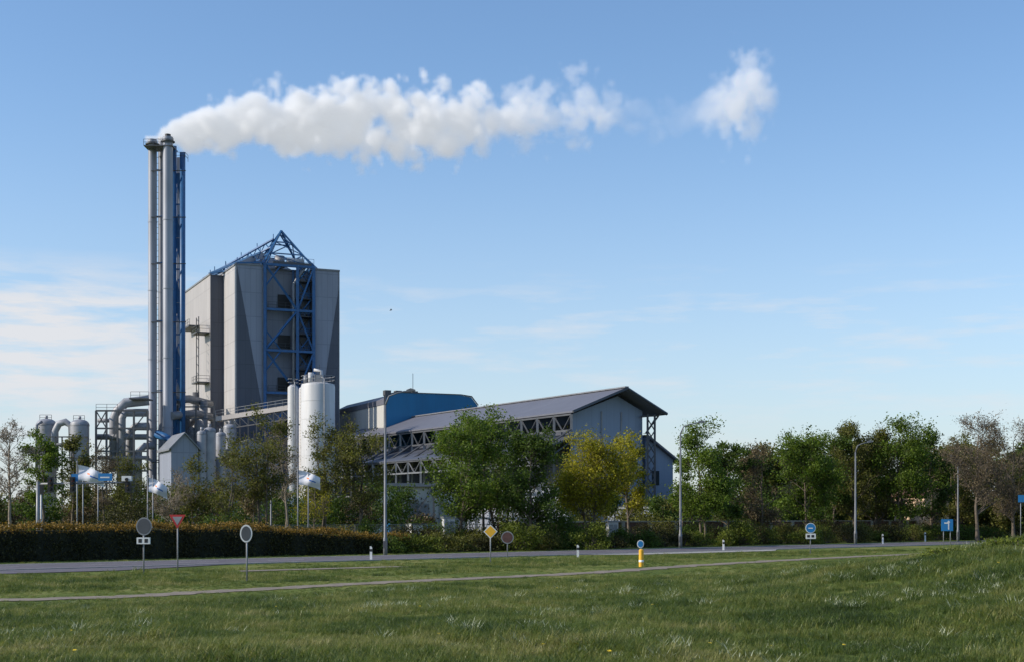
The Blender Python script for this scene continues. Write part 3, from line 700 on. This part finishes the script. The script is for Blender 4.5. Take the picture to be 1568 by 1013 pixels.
def silo(px,D,top,r):
    x=gx(px,D); z=gz(top,D); e_=empty('white_silo'); a_=MB()
    a_.lathe(x,D,[(r,4.5),(r,z-.5),(r*.96,z-.2),(r*.5,z+.15),(.1,z+.25)],M['silo'],32)
    a_.lathe(x,D,[(.6,1.5),(r,4.5)],M['silo'],32)
    for zz in np.arange(6.5,z-1,2.9): a_.lathe(x,D,[(r,zz),(r*1.008,zz+.01),(r*1.008,zz+.1),(r,zz+.11)],M['silo'],32)
    for q in range(6):
        t=q*math.pi/3; a_.beam((x+r*.95*math.cos(t),D+r*.95*math.sin(t),0),(x+r*.95*math.cos(t),D+r*.95*math.sin(t),5),.3,M['gray_steel'])
    a_.obj('shell',e_); b_=MB(); pts=[Vector((x+r*math.cos(t),D+r*math.sin(t),z)) for t in np.linspace(0,2*math.pi,13)]; b_.rail(pts,1.1,M['galv'])
    if r>2:
        b_.tube([(x-1,D-1,z),(x-1,D-1,z+1.6)],.45,M['silo'],12); b_.tube([(x+.6,D-.5,z),(x+.6,D-.5,z+1.9),(x-.6,D-.5,z+2.1)],.25,M['silo'],10)
        b_.box(frame(x-.4,D-1.6,0),0,1.3,0,1,z,z+1.2,M['galv']); b_.beam((x+.2,D,z),(x+.2,D,z+3),.08,M['steel']); b_.tube([(x-1.9,D-.5,z),(x-1.9,D-.5,z+1.1)],.35,M['galv'])
    for zz in np.arange(1,z,.5): b_.beam((x-r*1.05-.02,D-.25,zz),(x-r*1.05-.02,D+.25,zz),.04,M['steel'])
    b_.tube([(x+r*.5,D-r*.93,2),(x+r*.5,D-r*.93,z+.5),(x+r*.3,D-r*.6,z+.8)],.1,M['galv'])
    b_.obj('top_equipment',e_)
silo(487,228,586,2.7); silo(448.5,232,590,.85); silo(466,234,592,.9)
# ------------------------------------------------------------ blue hall
e=empty('blue_hall'); fr3=frame(gx(590,245),245,BLD); s=MB(); zt=gz(601,245)
s.prism([fr3(0,0,0),fr3(17.2,0,0),fr3(17.2,0,zt-1.6),fr3(16,0,zt-.2),fr3(14,0,zt+.15),fr3(2,0,zt+.15),fr3(.9,0,zt-.15),fr3(0,0,zt-.9)],fr3(0,.25,0)-fr3(0,0,0),M['clad_blue'])
s.box(fr3,.1,17.1,.27,28,0,zt-1.9,M['clad_white'])
s.prism([fr3(.0,.26,zt-1.89),fr3(17.1,.26,zt-1.89),fr3(17.1,.26,zt-1.6),fr3(15.5,.26,zt-.3),fr3(2,.26,zt+.0),fr3(0,.26,zt-1.0)],fr3(0,28,0)-fr3(0,0,0),M['shed_roof'])
s.obj('walls_and_roof',e); s=MB()
s.beam(fr3(-.12,-.12,0),fr3(-.12,-.12,zt-.3),.35,M['steel']); s.prism([fr3(0,-.1,zt-.9),fr3(.9,-.1,zt-.15),fr3(2,-.1,zt+.15),fr3(14,-.1,zt+.15),fr3(16,-.1,zt-.2),fr3(17.2,-.1,zt-1.6),fr3(17.4,-.1,zt-1.5),fr3(16.1,-.1,zt+.05),fr3(14,-.1,zt+.3),fr3(2,-.1,zt+.3),fr3(.8,-.1,zt+.0),fr3(-.1,-.1,zt-.75)],(0,.09,0),M['steel'])
for t in (1,3,4.5,6): s.box(fr3,t,t+1.1,3,4.2,zt-.1,zt+.8,M['steel'])
s.tube([fr3(6.5,4,zt),fr3(6.5,4,zt+4)],.05,M['steel'],6)
s.obj('edges_and_vents',e)
# ------------------------------------------------------------ storage shed (long)
e=empty('storage_shed'); fr4=frame(7.9,187,SHD); wd=14.6; he=16.3; hr=19.7; ln=78
a_=MB()
g0=1.6
a_.prism([fr4(.9,g0,0),fr4(12.4,g0,0),fr4(12.4,g0,he+.75),fr4(8.3,g0,hr-.75),fr4(.9,g0,he-.1)],fr4(0,.25,0)-fr4(0,0,0),M['shed_wall'])
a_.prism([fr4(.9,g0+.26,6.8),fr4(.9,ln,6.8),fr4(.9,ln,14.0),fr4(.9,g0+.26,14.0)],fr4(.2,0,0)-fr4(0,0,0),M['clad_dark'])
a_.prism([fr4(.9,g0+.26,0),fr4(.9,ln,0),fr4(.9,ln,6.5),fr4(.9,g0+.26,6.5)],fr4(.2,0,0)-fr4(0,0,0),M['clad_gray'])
a_.prism([fr4(12.2,g0+.26,0),fr4(12.2,ln,0),fr4(12.2,ln,he),fr4(12.2,g0+.26,he)],fr4(.2,0,0)-fr4(0,0,0),M['shed_wall'])
a_.prism([fr4(3,ln,0),fr4(12.2,ln,0),fr4(12.2,ln,he),fr4(8.3,ln,hr-1),fr4(3,ln,he)],fr4(0,.2,0)-fr4(0,0,0),M['shed_wall'])
a_.obj('walls',e)
b_=MB()
dL=fr4(0,ln+1,0)-fr4(0,0,0)
b_.prism([fr4(-.3,-.6,he),fr4(8.3,-.6,hr),fr4(8.3,-.6,hr+.22),fr4(-.3,-.6,he+.22)],dL,M['shed_roof'])
b_.prism([fr4(8.302,-.6,hr),fr4(14.9,-.6,he+.2),fr4(14.9,-.6,he+.42),fr4(8.302,-.6,hr+.22)],dL,M['shed_roof'])
b_.prism([fr4(8.0,-.65,hr+.23),fr4(8.6,-.65,hr+.23),fr4(8.6,-.65,hr+.4),fr4(8.0,-.65,hr+.4)],dL,M['gray_steel'])
for sgn,(p,q) in enumerate(((fr4(-.3,-.7,he+.1),fr4(8.3,-.7,hr+.12)),(fr4(8.3,-.7,hr+.12),fr4(14.9,-.7,he+.3)))): b_.beam(p,q,.3,M['steel'])
b_.obj('roof',e)
c_=MB()
St=M['steel']; n=18; sp=ln/n
t0,ztop,zb_=-.1,16.1,14.0
c_.beam(fr4(t0,0,ztop),fr4(t0,ln,ztop),.22,St); c_.beam(fr4(t0,0,zb_),fr4(t0,ln,zb_),.25,St)
for j in range(n*2):
    l0=j*sp/2; l1=l0+sp/2
    c_.beam(fr4(t0,l0,zb_ if j%2 else ztop),fr4(t0,l1,ztop if j%2 else zb_),.15,St)
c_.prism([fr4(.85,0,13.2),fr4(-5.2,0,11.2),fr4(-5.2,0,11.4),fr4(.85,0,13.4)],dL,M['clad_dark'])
c_.beam(fr4(-5,0,11.1),fr4(-5,ln,11.1),.22,St); c_.beam(fr4(-5,0,9.3),fr4(-5,ln,9.3),.22,M['gray_steel'])
for j in range(n*2):
    l0=j*sp/2; l1=l0+sp/2
    c_.beam(fr4(-5,l0,9.3 if j%2 else 11.1),fr4(-5,l1,11.1 if j%2 else 9.3),.13,M['gray_steel'])
for j in range(n+1):
    l=j*sp
    c_.beam(fr4(-5,l,0),fr4(-5,l,11.1),.3,M['gray_steel']); c_.beam(fr4(-.1,l,0),fr4(-.1,l,16.1),.32,M['gray_steel'])
    c_.beam(fr4(-5,l,11.1),fr4(-.1,l,14.2),.2,St); c_.beam(fr4(-5,l,9.3),fr4(-.1,l,12.6),.16,St)
    if j<n and j%2==0: c_.beam(fr4(-5,l,0),fr4(-5,l+sp,6),.16,St); c_.beam(fr4(-5,l,6),fr4(-5,l+sp,0),.16,St)
c_.beam(fr4(-5,0,6),fr4(-5,ln,6),.2,M['gray_steel'])
for t in (12.7,13.9):
    c_.beam(fr4(t,.8,0),fr4(t,.8,he+.3),.28,St)
for z0 in np.arange(0,15,1.6): c_.beam(fr4(12.7,.8,z0),fr4(13.9,.8,z0+1.6),.15,St); c_.beam(fr4(13.9,.8,z0),fr4(12.7,.8,z0+1.6),.15,St)
c_.beam(fr4(12.5,1.0,14),fr4(14.7,1.0,he+.2),.2,St); c_.beam(fr4(11.8,1.0,he),fr4(14.7,1.0,he+.2),.2,St)
for t in (5.6,8.8): c_.box(fr4,t,t+.18,g0-.12,g0-.003,0,16.8,M['galv'])
c_.obj('steel_frames',e)
d_=MB()
d_.prism([fr4(13.95,3,0),fr4(18.6,3,0),fr4(18.6,3,10.6),fr4(13.95,3,13.6)],fr4(0,50,0)-fr4(0,0,0),M['shed_wall'])
d_.prism([fr4(13.9,2.3,13.65),fr4(19.3,2.3,10.2),fr4(19.3,2.3,10.5),fr4(13.9,2.3,13.95)],fr4(0,51,0)-fr4(0,0,0),M['shed_roof'])
d_.box(fr4,15,16.2,2.93,2.997,7,9,M['glass']); d_.box(fr4,14.6,17.6,2.9,2.997,0,4.5,M['steel'])
d_.obj('lean_to',e)
e=empty('low_workshop'); frw=frame(gx(1000,175),175,SHD); s=MB(); s.box(frw,0,14,0,10,0,3.6,M['clad_gray']); s.obj('walls',e); s=MB(); s.box(frw,-.3,14.3,-.3,10.3,3.602,3.9,M['gray_steel'])
for t in range(1,13,3): s.box(frw,t,t+1.6,-.04,-.003,1.2,2.5,M['glass'])
s.obj('roof_and_windows',e)
e=empty('warehouse_front'); frl=frame(gx(560,168),168,math.radians(8)); s=MB(); s.box(frl,0,12,0,8,0,6.2,M['clad_white']); s.obj('walls',e); s=MB()
s.box(frl,-.4,12.4,-.8,8.4,6.203,6.6,M['gray_steel'])
for t in (.8,4.7,8.6): s.box(frl,t,t+2.8,-.05,-.003,0,4.2,M['galv'])
for t in (0.2,4,8,11.9): s.beam(frl(t,-.6,0),frl(t,-.6,6.2),.22,St)
for t in (4,8): s.beam(frl(t,-.6,0),frl(t+4,-.6,6.2),.14,St); s.beam(frl(t+4,-.6,0),frl(t,-.6,6.2),.14,St)
s.obj('doors_and_frame',e)
# ------------------------------------------------------------ site fence, wall, containers, kiosks
s=MB()
for j in range(60):
    p=road(22+j*1.0,30,0); s.beam(p,p+Vector((0,0,2.0)),.05,M['galv'])
for zz in (.3,1.1,1.95): s.beam(road(22,30,zz),road(81,30,zz),.05,M['galv'])
for j in range(590):
    p=road(22+j*.1,30,.3); s.beam(p,p+Vector((0,0,1.65)),.015,M['galv'])
s.obj('site_fence')
s=MB(); s.prism([road(56,23.5,0),road(230,23.5,0),road(230,23.8,0),road(56,23.8,0)],(0,0,2.1),M['brick']); s.prism([road(56,23.4,2.102),road(230,23.4,2.102),road(230,23.9,2.102),road(56,23.9,2.102)],(0,0,.12),M['concrete'])
for j in range(0,170,4): s.prism([road(56+j,23.35,0),road(56.5+j,23.35,0),road(56.5+j,23.495,0),road(56+j,23.495,0)],(0,0,2.1),M['concrete'])
s.obj('boundary_wall')
def container(px,D,lx,col,ang=.4):
    fr_=frame(gx(px,D),D,ang); s=MB(); s.box(fr_,0,lx,0,2.0,.15,1.9,col)
    k=0.15
    while k<lx-.1: s.box(fr_,k,k+.12,-.06,-.003,.35,1.75,col); k+=.3
    for a_ in (0,lx-.15): s.box(fr_,a_,a_+.15,-.08,-.004,.1,1.95,M['steel'])
    s.box(fr_,0,lx,-.07,-.005,1.8,1.95,M['steel']); s.obj('storage_container')
container(598,150,1.6,M['signblue']); container(630,146,1.4,M['white']); container(644,150,1.6,M['signblue']); container(570,152,1.5,M['white'])
def kiosk(px,D,py):
    x=gx(px,D); f_=frame(x,D,.3); h=gz(py,D); s=MB(); s.box(f_,0,.9,0,.7,0,h-.15,M['silo']); s.box(f_,-.08,.98,-.08,.78,h-.148,h,M['galv']); s.box(f_,.08,.42,-.02,-.002,.2,h-.35,M['galv']); s.box(f_,.48,.82,-.02,-.002,.2,h-.35,M['galv']); s.obj('utility_kiosk')
kiosk(680,112,790); kiosk(932,124,796)
fh=frame(gx(1416,172),172,.2); e=gable('plaster_house',fh,3.2,8,gz(757,172),gz(750,172),M['housew'],M['housr'],True)
s=MB()
for t in (.4,2.1):
    for z0 in (.9,3.0): s.box(fh,t,t+.7,-.04,-.004,z0,z0+1.1,M['glass'])
s.obj('windows',e)
# ------------------------------------------------------------ street furniture
def lamp(px,D,top,armpx,r=.11):
    x=gx(px,D); h=gz(top,D); dx=armpx*D/F; s=MB(); lm=M['lamp']
    s.tube([(x,D,-.1),(x,D,1.2),(x,D,1.25),(x,D,h-.9)],[r*1.35,r*1.3,r,r*.6],lm,12)
    s.tube([(x,D,h-.9),(x+.12*dx,D,h-.3),(x+.4*dx,D,h-.08),(x+.75*dx,D,h+.05)],[r*.6,r*.5,r*.45,r*.4],lm,10)
    s.prism([(x+.7*dx,D-.13,h-.02),(x+dx,D-.13,h+.06),(x+dx,D-.13,h+.14),(x+.85*dx,D-.13,h+.24),(x+.7*dx,D-.13,h+.12)],(0,.26,0),lm)
    s.box(frame(x-.12,D-r*1.5,0),0,.24,-.02,.0,.5,1.0,M['steel'])
    s.obj('street_lamp')
lamp(590,96,599,46,.11); lamp(1042,118,647,38,.11); lamp(1310,139,677,26); lamp(1467,153,699,-12)
lamp(415,124,702,14,.08)
def post(s,x,D,h,r=.035,m=None): s.tube([(x,D,float(hgt(x,D))-.1),(x,D,h)],r,m or M['galv'],8)
D=65.5; s=MB(); x=gx(220,D); post(s,x,D,gz(797,D))
s.disc((x+.03,D-.08,gz(805,D)),.36,.03,M['galv'],24,1.15); s.disc((x+.03,D-.085,gz(805,D)),.31,.003,M['steel'],24,1.15)
s.box(frame(x-.3,D-.1,0),0,.6,0,.16,gz(832,D),gz(822,D),M['white']); s.box(frame(x-.22,D-.105,0),0,.16,0,.004,gz(830,D),gz(824,D),M['black']); s.box(frame(x+.06,D-.105,0),0,.16,0,.004,gz(830,D),gz(824,D),M['black'])
s.obj('round_traffic_sign')
D=69; s=MB(); x=gx(272,D); post(s,x,D,gz(790,D)); zc=gz(795,D)
def tri(k): return [(x-.40*k,D-.07,zc+.25*k),(x+.40*k,D-.07,zc+.25*k),(x,D-.07,zc-.43*k)]
s.prism(tri(1),(0,.03,0),M['red']); s.prism([(a_,b_-.006,c) for a_,b_,c in tri(.6)],(0,.004,0),M['galv']); s.obj('yield_sign')
D=58; s=MB(); x=gx(378,D); post(s,x,D,gz(806,D)); s.disc((x-.02,D-.07,gz(816,D)),.25,.03,M['white'],24,1.45); s.disc((x-.02,D-.075,gz(816,D)),.20,.003,M['steel'],24,1.5); s.box(frame(x-.2,D+.0,0),0,.36,0,.02,gz(817,D),gz(815,D),M['galv']); s.obj('oval_traffic_sign')
D=80; s=MB(); x=gx(751,D); post(s,x,D,gz(806,D)); zc=gz(813,D)
for k,m_,o in ((.40,M['white'],0),(.33,M['yellow'],.006)): s.prism([(x-k,D-.07-o,zc),(x,D-.07-o,zc-k),(x+k,D-.07-o,zc),(x,D-.07-o,zc+k)],(0,.02 if o==0 else .004,0),m_)
s.obj('priority_road_sign')
D=91; s=MB(); x=gx(777,D); post(s,x,D,gz(812,D)); s.disc((x,D-.07,gz(822,D)),.40,.03,M['galv'],24); s.disc((x,D-.075,gz(822,D)),.34,.003,M['brick'],24); s.obj('round_traffic_sign')
D=75; s=MB(); x=gx(982,D); z0=gz(840,D)
s.lathe(x,D,[(.13,0),(.13,z0-.05),(.09,z0)],M['yellow'],16); s.lathe(x,D,[(.135,.25),(.135,.36)],M['white'],16); post(s,x,D,z0+.2,.03); s.disc((x-.05,D-.08,gz(832,D)),.18,.03,M['white'],20,1.2); s.disc((x-.05,D-.086,gz(832,D)),.14,.004,M['signblue'],20,1.2); s.obj('yellow_bollard_sign')
D=100; s=MB(); x=gx(1241,D); post(s,x,D,gz(801,D)); s.disc((x,D-.07,gz(807.5,D)),.36,.03,M['white'],24); s.disc((x,D-.076,gz(807.5,D)),.32,.004,M['signblue'],24)
s.box(frame(x-.16,D-.084,0),0,.32,0,.004,gz(808.5,D),gz(807,D),M['white']); s.box(frame(x-.34,D-.08,0),0,.7,0,.03,gz(824,D),gz(816,D),M['white']); s.box(frame(x-.25,D-.085,0),0,.2,0,.004,gz(822,D),gz(818,D),M['black']); s.box(frame(x+.05,D-.085,0),0,.2,0,.004,gz(822,D),gz(818,D),M['black']); s.obj('cycle_path_sign')
D=126; s=MB(); x=gx(1450,D)
for o in (-.3,.3): post(s,x+o,D,gz(797,D))
s.box(frame(x-.52,D-.08,0),0,1.04,0,.03,gz(812,D),gz(794,D),M['signblue']); s.box(frame(x+.08,D-.088,0),0,.1,0,.006,gz(810,D),gz(799,D),M['white']); s.box(frame(x-.25,D-.088,0),0,.32,0,.006,gz(801,D),gz(799,D),M['white']); s.prism([(x-.02,D-.088,gz(799,D)),(x+.28,D-.088,gz(799,D)),(x+.13,D-.088,gz(796,D))],(0,.006,0),M['white']); s.obj('blue_direction_sign')
D=130; s=MB(); x=gx(1563,D); post(s,x,D,gz(757,D)); s.box(frame(x-.25,D-.08,0),0,1.1,0,.03,gz(768,D),gz(757,D),M['signblue']); s.obj('blue_direction_sign')
for px,D in ((568,86),(885,90),(1108,110),(1352,134),(1417,150)):
    x=gx(px,D); s=MB(); h=.85 if D<130 else 1.0; s.prism([(x-.07,D,0),(x+.07,D,0),(x+.07,D,h-.08),(x+.02,D,h),(x-.07,D,h)],(0,.08,0),M['white']); s.box(frame(x-.072,D-.004,0),0,.144,0,.003,h-.32,h-.16,M['black']); s.obj('delineator_post')
def flag(px,D,top,base_w,drop):
    x=gx(px,D); h=gz(top,D)+.3; s=MB(); s.tube([(x,D,0),(x,D,h)],[.06,.03],M['galv'],10); s.lathe(x,D,[(.07,h),(.07,h+.08),(.01,h+.12)],M['galv'],10)
    nx_,nz=16,10; wd_=base_w*D/F; hh=1.05
    def pt(i,j):
        u=i/nx_; v_=j/nz; return Vector((x+.05+wd_*u*(1-.05*v_)+.05*v_, D+.22*math.sin(u*7+v_*1.5)*u+.1*math.sin(v_*5+u*3), h-.15-hh*v_*(1-.15*u)-drop*u*u*.6-drop*.4*u))
    for i in range(nx_):
        for j in range(nz):
            m_=M['flagw']
            if j==4 and 6<=i<=7: m_=M['orange']
            if j==5 and 8<=i<=12: m_=M['flagb']
            s.face([pt(i,j),pt(i,j+1),pt(i+1,j+1),pt(i+1,j)],m_); s.sm[-1]=True
    s.obj('company_flag')
flag(118,97,714,39,.65); flag(226,102,733,28,.7); flag(456,103,722,33,.55)
def pole(px,D,top):
    s=MB(); x=gx(px,D); s.tube([(x,D,0),(x,D,gz(top,D))],[.06,.03],M['galv'],8); s.lathe(x,D,[(.07,gz(top,D)),(.01,gz(top,D)+.1)],M['galv'],8); s.obj('flag_pole')
pole(127,97.5,716); pole(150,99,722); pole(234,102,728); pole(472,103,724)
s=MB(); D=92; zz=gz(740,D)
x=gx(58,D); s.tube([(x,D,0),(x,D,zz+.15)],[.13,.10],M['galv'],10); s.tube([(x,D,zz),(gx(200,D),D,zz+.1)],[.07,.05],M['galv'],8)
for px in (78,112,196):
    xx=gx(px,D); s.box(frame(xx-.16,D-.2,0),0,.32,0,.25,zz-.55,zz+.45,M['black'])
    for k,c_ in enumerate((M['red'],M['yellow'],M['black'])): s.disc((xx,D-.21,zz+.25-.3*k),.09,.008,c_,12); 
    for k in range(3): s.tube([(xx,D-.2,zz+.3-.3*k),(xx,D-.4,zz+.28-.3*k)],.11,M['black'],8)
s.box(frame(gx(151,D),D-.1,0),0,.9,0,.05,gz(736,D)+.03,gz(724,D),M['signblue']); s.box(frame(gx(154,D),D-.106,0),0,.6,0,.004,gz(731,D),gz(729,D),M['white'])
s.box(frame(gx(110,D),D-.1,0),0,.42,0,.05,gz(737,D)+.02,gz(725,D),M['signblue'])
s.box(frame(gx(188,D),D-.3,0),0,.62,0,.3,gz(737,D)+.05,gz(728,D),M['white'])
s.obj('traffic_light_gantry')
s=MB(); D=94; x=gx(63,D); s.tube([(x,D,0),(x,D,gz(740,D))],.06,M['silo'],8); s.box(frame(x-.15,D-.15,0),0,.3,0,.2,gz(755,D),gz(740,D),M['black']); s.obj('traffic_light')
s=MB(); D=90; c_=at(598.5,475.5,D)
s.tube([c_+Vector((-.09,0,-.02)),c_+Vector((-.03,0,0)),c_+Vector((.03,0,.02)),c_+Vector((.09,0,.03))],[.008,.022,.02,.006],M['steel'],8)
for sg in (-1,1): s.prism([c_+Vector((-.03,sg*.01,.01)),c_+Vector((.03,sg*.01,.01)),c_+Vector((.06,sg*.12,.08)),c_+Vector((-.02,sg*.22,.05))],(0,0,.005),M['steel'])
s.obj('flying_bird')
# ------------------------------------------------------------ steam plume (real volume)
def plume():
    D=246.0; x0,x1=gx(225,D),gx(1215,D); zlo,zhi=gz(320,D),gz(50,D); y0,y1=D-11,D+11
    data=[(236,214,5,1.3,.10),(250,207,15,1.3,.15),(270,203,28,1.3,.3),(300,199,45,1.2,.42),(350,190,55,1.1,.5),(400,184,63,1,.55),(450,186,70,1,.62),(500,187,74,1,.62),(560,189,76,.95,.65),(620,190,76,.9,.7),(680,187,76,.75,.8),(740,184,72,.50,.9),(790,174,70,.32,1),(850,178,66,.25,1),(900,174,62,.24,1),(940,178,56,.15,1),(985,186,46,.06,1),(1040,178,42,.045,1),(1080,165,56,.12,1),(1110,156,76,.2,1),(1140,155,86,.28,.9),(1165,155,80,.22,.9),(1185,148,56,.10,.9),(1203,148,24,0,.9)]
    ng=bpy.data.node_groups.new('steam','GeometryNodeTree'); ng.interface.new_socket('Geometry',in_out='INPUT',socket_type='NodeSocketGeometry'); ng.interface.new_socket('Geometry',in_out='OUTPUT',socket_type='NodeSocketGeometry')
    g=N(ng); go=g.n('NodeGroupOutput')
    pos=g.n('GeometryNodeInputPosition'); sx=g.n('ShaderNodeSeparateXYZ')
    nz=g.n('ShaderNodeTexNoise'); nz.inputs['Scale'].default_value=.10; nz.inputs['Detail'].default_value=2; g.l(pos.outputs[0],nz.inputs['Vector'])
    sb=g.n('ShaderNodeVectorMath',operation='SUBTRACT'); g.l(nz.outputs[1],sb.inputs[0]); sb.inputs[1].default_value=(.5,.5,.5)
    scl=g.n('ShaderNodeVectorMath',operation='SCALE'); g.l(sb.outputs[0],scl.inputs[0]); scl.inputs['Scale'].default_value=5.0
    ad=g.n('ShaderNodeVectorMath',operation='ADD'); g.l(pos.outputs[0],ad.inputs[0]); g.l(scl.outputs[0],ad.inputs[1])
    g.l(pos.outputs[0],sx.inputs[0]); sw=g.n('ShaderNodeSeparateXYZ'); g.l(ad.outputs[0],sw.inputs[0])
    u=g.m('DIVIDE',g.m('SUBTRACT',sx.outputs[0],x0),x1-x0,clamp=True)
    def curve(vals):
        fc=g.n('ShaderNodeFloatCurve'); cv=fc.mapping.curves[0]; 
        pts=[((gx(d[0],D)-x0)/(x1-x0),v_) for d,v_ in zip(data,vals)]
        cv.points[0].location=(0,vals[0]); cv.points[1].location=(1,vals[-1])
        for p in pts: cv.points.new(*p)
        fc.mapping.update(); g.l(u,fc.inputs['Value']); return fc.outputs[0]
    zc=g.m('ADD',g.m('MULTIPLY',curve([(gz(d[1],D)-zlo)/(zhi-zlo) for d in data]),zhi-zlo),zlo)
    rr=g.m('MULTIPLY',curve([d[2]*D/F/12 for d in data]),12)
    dn=g.m('MULTIPLY',curve([d[3]/1.4 for d in data]),1.4); am=curve([d[4] for d in data])
    wz=g.m('ADD',sx.outputs[2],g.m('MULTIPLY',g.m('SUBTRACT',sw.outputs[2],sx.outputs[2]),am)); wy=g.m('ADD',sx.outputs[1],g.m('MULTIPLY',g.m('SUBTRACT',sw.outputs[1],sx.outputs[1]),am))
    dz=g.m('SUBTRACT',wz,zc); dy=g.m('SUBTRACT',wy,D)
    d=g.m('DIVIDE',g.m('SQRT',g.m('ADD',g.m('MULTIPLY',dz,dz),g.m('MULTIPLY',dy,dy))),rr)
    def voro(s_,det):
        v_=g.n('ShaderNodeTexVoronoi'); v_.inputs['Scale'].default_value=s_
        v_.inputs['Detail'].default_value=det; v_.inputs['Roughness'].default_value=.55
        g.l(ad.outputs[0],v_.inputs['Vector']); return v_.outputs['Distance']
    v1=voro(.22,2.0)
    n2=g.n('ShaderNodeTexNoise'); n2.inputs['Scale'].default_value=.12; n2.inputs['Detail'].default_value=4; n2.inputs['Roughness'].default_value=.55; g.l(pos.outputs[0],n2.inputs['Vector'])
    bump=g.m('ADD',g.m('MULTIPLY',g.m('SUBTRACT',.5,v1),1.05),g.m('MULTIPLY',g.m('SUBTRACT',n2.outputs[0],.5),1.5))
    ff=g.m('ADD',g.m('SUBTRACT',.98,d),g.m('MULTIPLY',bump,g.m('ADD',am,.12)))
    den=g.m('MULTIPLY',ff,3.4,clamp=True); den=g.m('MULTIPLY',den,dn)
    vc=g.n('GeometryNodeVolumeCube'); g.l(den,vc.inputs['Density'])
    vc.inputs['Min'].default_value=(x0,y0,zlo); vc.inputs['Max'].default_value=(x1,y1,zhi)
    vc.inputs['Resolution X'].default_value=250; vc.inputs['Resolution Y'].default_value=46; vc.inputs['Resolution Z'].default_value=68
    vm=bpy.data.materials.new('steam'); vm.use_nodes=True; t=vm.node_tree; t.nodes.clear(); o=t.nodes.new('ShaderNodeOutputMaterial'); pv=t.nodes.new('ShaderNodeVolumePrincipled')
    pv.inputs['Color'].default_value=(.97,.975,.99,1); pv.inputs['Density'].default_value=.75; pv.inputs['Anisotropy'].default_value=.0
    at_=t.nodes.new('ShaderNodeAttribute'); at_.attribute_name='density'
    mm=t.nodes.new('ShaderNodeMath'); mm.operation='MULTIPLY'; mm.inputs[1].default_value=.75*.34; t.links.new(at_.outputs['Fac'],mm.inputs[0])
    t.links.new(mm.outputs[0],pv.inputs['Emission Strength']); pv.inputs['Emission Color'].default_value=(.90,.95,1,1)  # added glow in the steam, standing in for multiply scattered light
    t.links.new(pv.outputs[0],o.inputs['Volume'])
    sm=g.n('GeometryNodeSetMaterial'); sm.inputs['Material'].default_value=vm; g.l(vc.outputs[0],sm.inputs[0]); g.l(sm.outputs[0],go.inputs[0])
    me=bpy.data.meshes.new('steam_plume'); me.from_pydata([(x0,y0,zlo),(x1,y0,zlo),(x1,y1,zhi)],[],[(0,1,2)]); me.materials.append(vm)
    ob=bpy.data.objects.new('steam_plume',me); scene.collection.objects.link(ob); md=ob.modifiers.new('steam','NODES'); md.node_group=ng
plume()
# ------------------------------------------------------------ sun + sky
EL=math.radians(30); AZ=math.radians(-101)
S_=Vector((math.sin(AZ)*math.cos(EL),math.cos(AZ)*math.cos(EL),math.sin(EL)))
sun=bpy.data.lights.new('sun','SUN'); sun.energy=5.0; sun.angle=math.radians(.5); sun.color=(1,.90,.76)
so=bpy.data.objects.new('sun',sun); so.rotation_euler=(-S_).to_track_quat('-Z','Y').to_euler(); scene.collection.objects.link(so)
wd_=bpy.data.worlds.new('World'); scene.world=wd_; wd_.use_nodes=True; nt=wd_.node_tree; g=N(nt); bg=nt.nodes['Background']; bg.inputs[1].default_value=.15
sk=g.n('ShaderNodeTexSky',sky_type='NISHITA'); sk.sun_disc=False; sk.sun_elevation=EL; sk.sun_rotation=AZ; sk.altitude=0; sk.air_density=1.0; sk.dust_density=.5; sk.ozone_density=2.5
tc=g.n('ShaderNodeTexCoord'); sx=g.n('ShaderNodeSeparateXYZ'); g.l(tc.outputs['Generated'],sx.inputs[0])
az=g.m('ARCTAN2',sx.outputs[0],sx.outputs[1]); el=g.m('ARCSINE',sx.outputs[2])
cv=g.n('ShaderNodeCombineXYZ'); g.l(g.m('MULTIPLY',az,10),cv.inputs[0]); g.l(g.m('MULTIPLY',el,60),cv.inputs[1])
no=g.n('ShaderNodeTexNoise'); no.inputs['Scale'].default_value=1.0; no.inputs['Detail'].default_value=9; no.inputs['Roughness'].default_value=.6; g.l(cv.outputs[0],no.inputs[0])
band=g.m('MULTIPLY',g.m('MULTIPLY',g.m('SUBTRACT',el,.02),14,clamp=True),g.m('MULTIPLY',g.m('SUBTRACT',.178,el),28,clamp=True))
left=g.m('ADD',g.m('MULTIPLY',g.m('SUBTRACT',-.10,az),5,clamp=True),.14)
cl=g.m('MULTIPLY',g.m('MULTIPLY',g.m('SUBTRACT',no.outputs[0],g.m('SUBTRACT',.52,g.m('MULTIPLY',left,.14))),5.5,clamp=True),band)
cl=g.m('MULTIPLY',cl,g.m('ADD',.36,g.m('MULTIPLY',left,.50)),clamp=True)
skt=g.mix(1.0,sk.outputs[0],(1.0,1.11,1.20),'MULTIPLY')
hz=g.m('MULTIPLY',g.m('POWER',g.m('SUBTRACT',1.0,g.m('MULTIPLY',g.m('ABSOLUTE',el),3.0),clamp=True),2.0),.72)
skh=g.mix(hz,skt,(4.15,4.4,4.95))
mxs=g.mix(cl,skh,(5.2,5.25,5.45)); g.l(mxs,bg.inputs[0])
# ------------------------------------------------------------ camera
cam=bpy.data.cameras.new('camera'); cam.lens=50.0; cam.sensor_width=36; cam.clip_end=9000; cam.clip_start=.1
cam.shift_y=(HZ-506.5)/1568
co=bpy.data.objects.new('camera',cam); co.location=(0,0,CH); co.rotation_euler=(math.radians(90),0,0); scene.collection.objects.link(co); scene.camera=co
scene.view_settings.view_transform='Standard'; scene.view_settings.look='None'; scene.view_settings.exposure=0
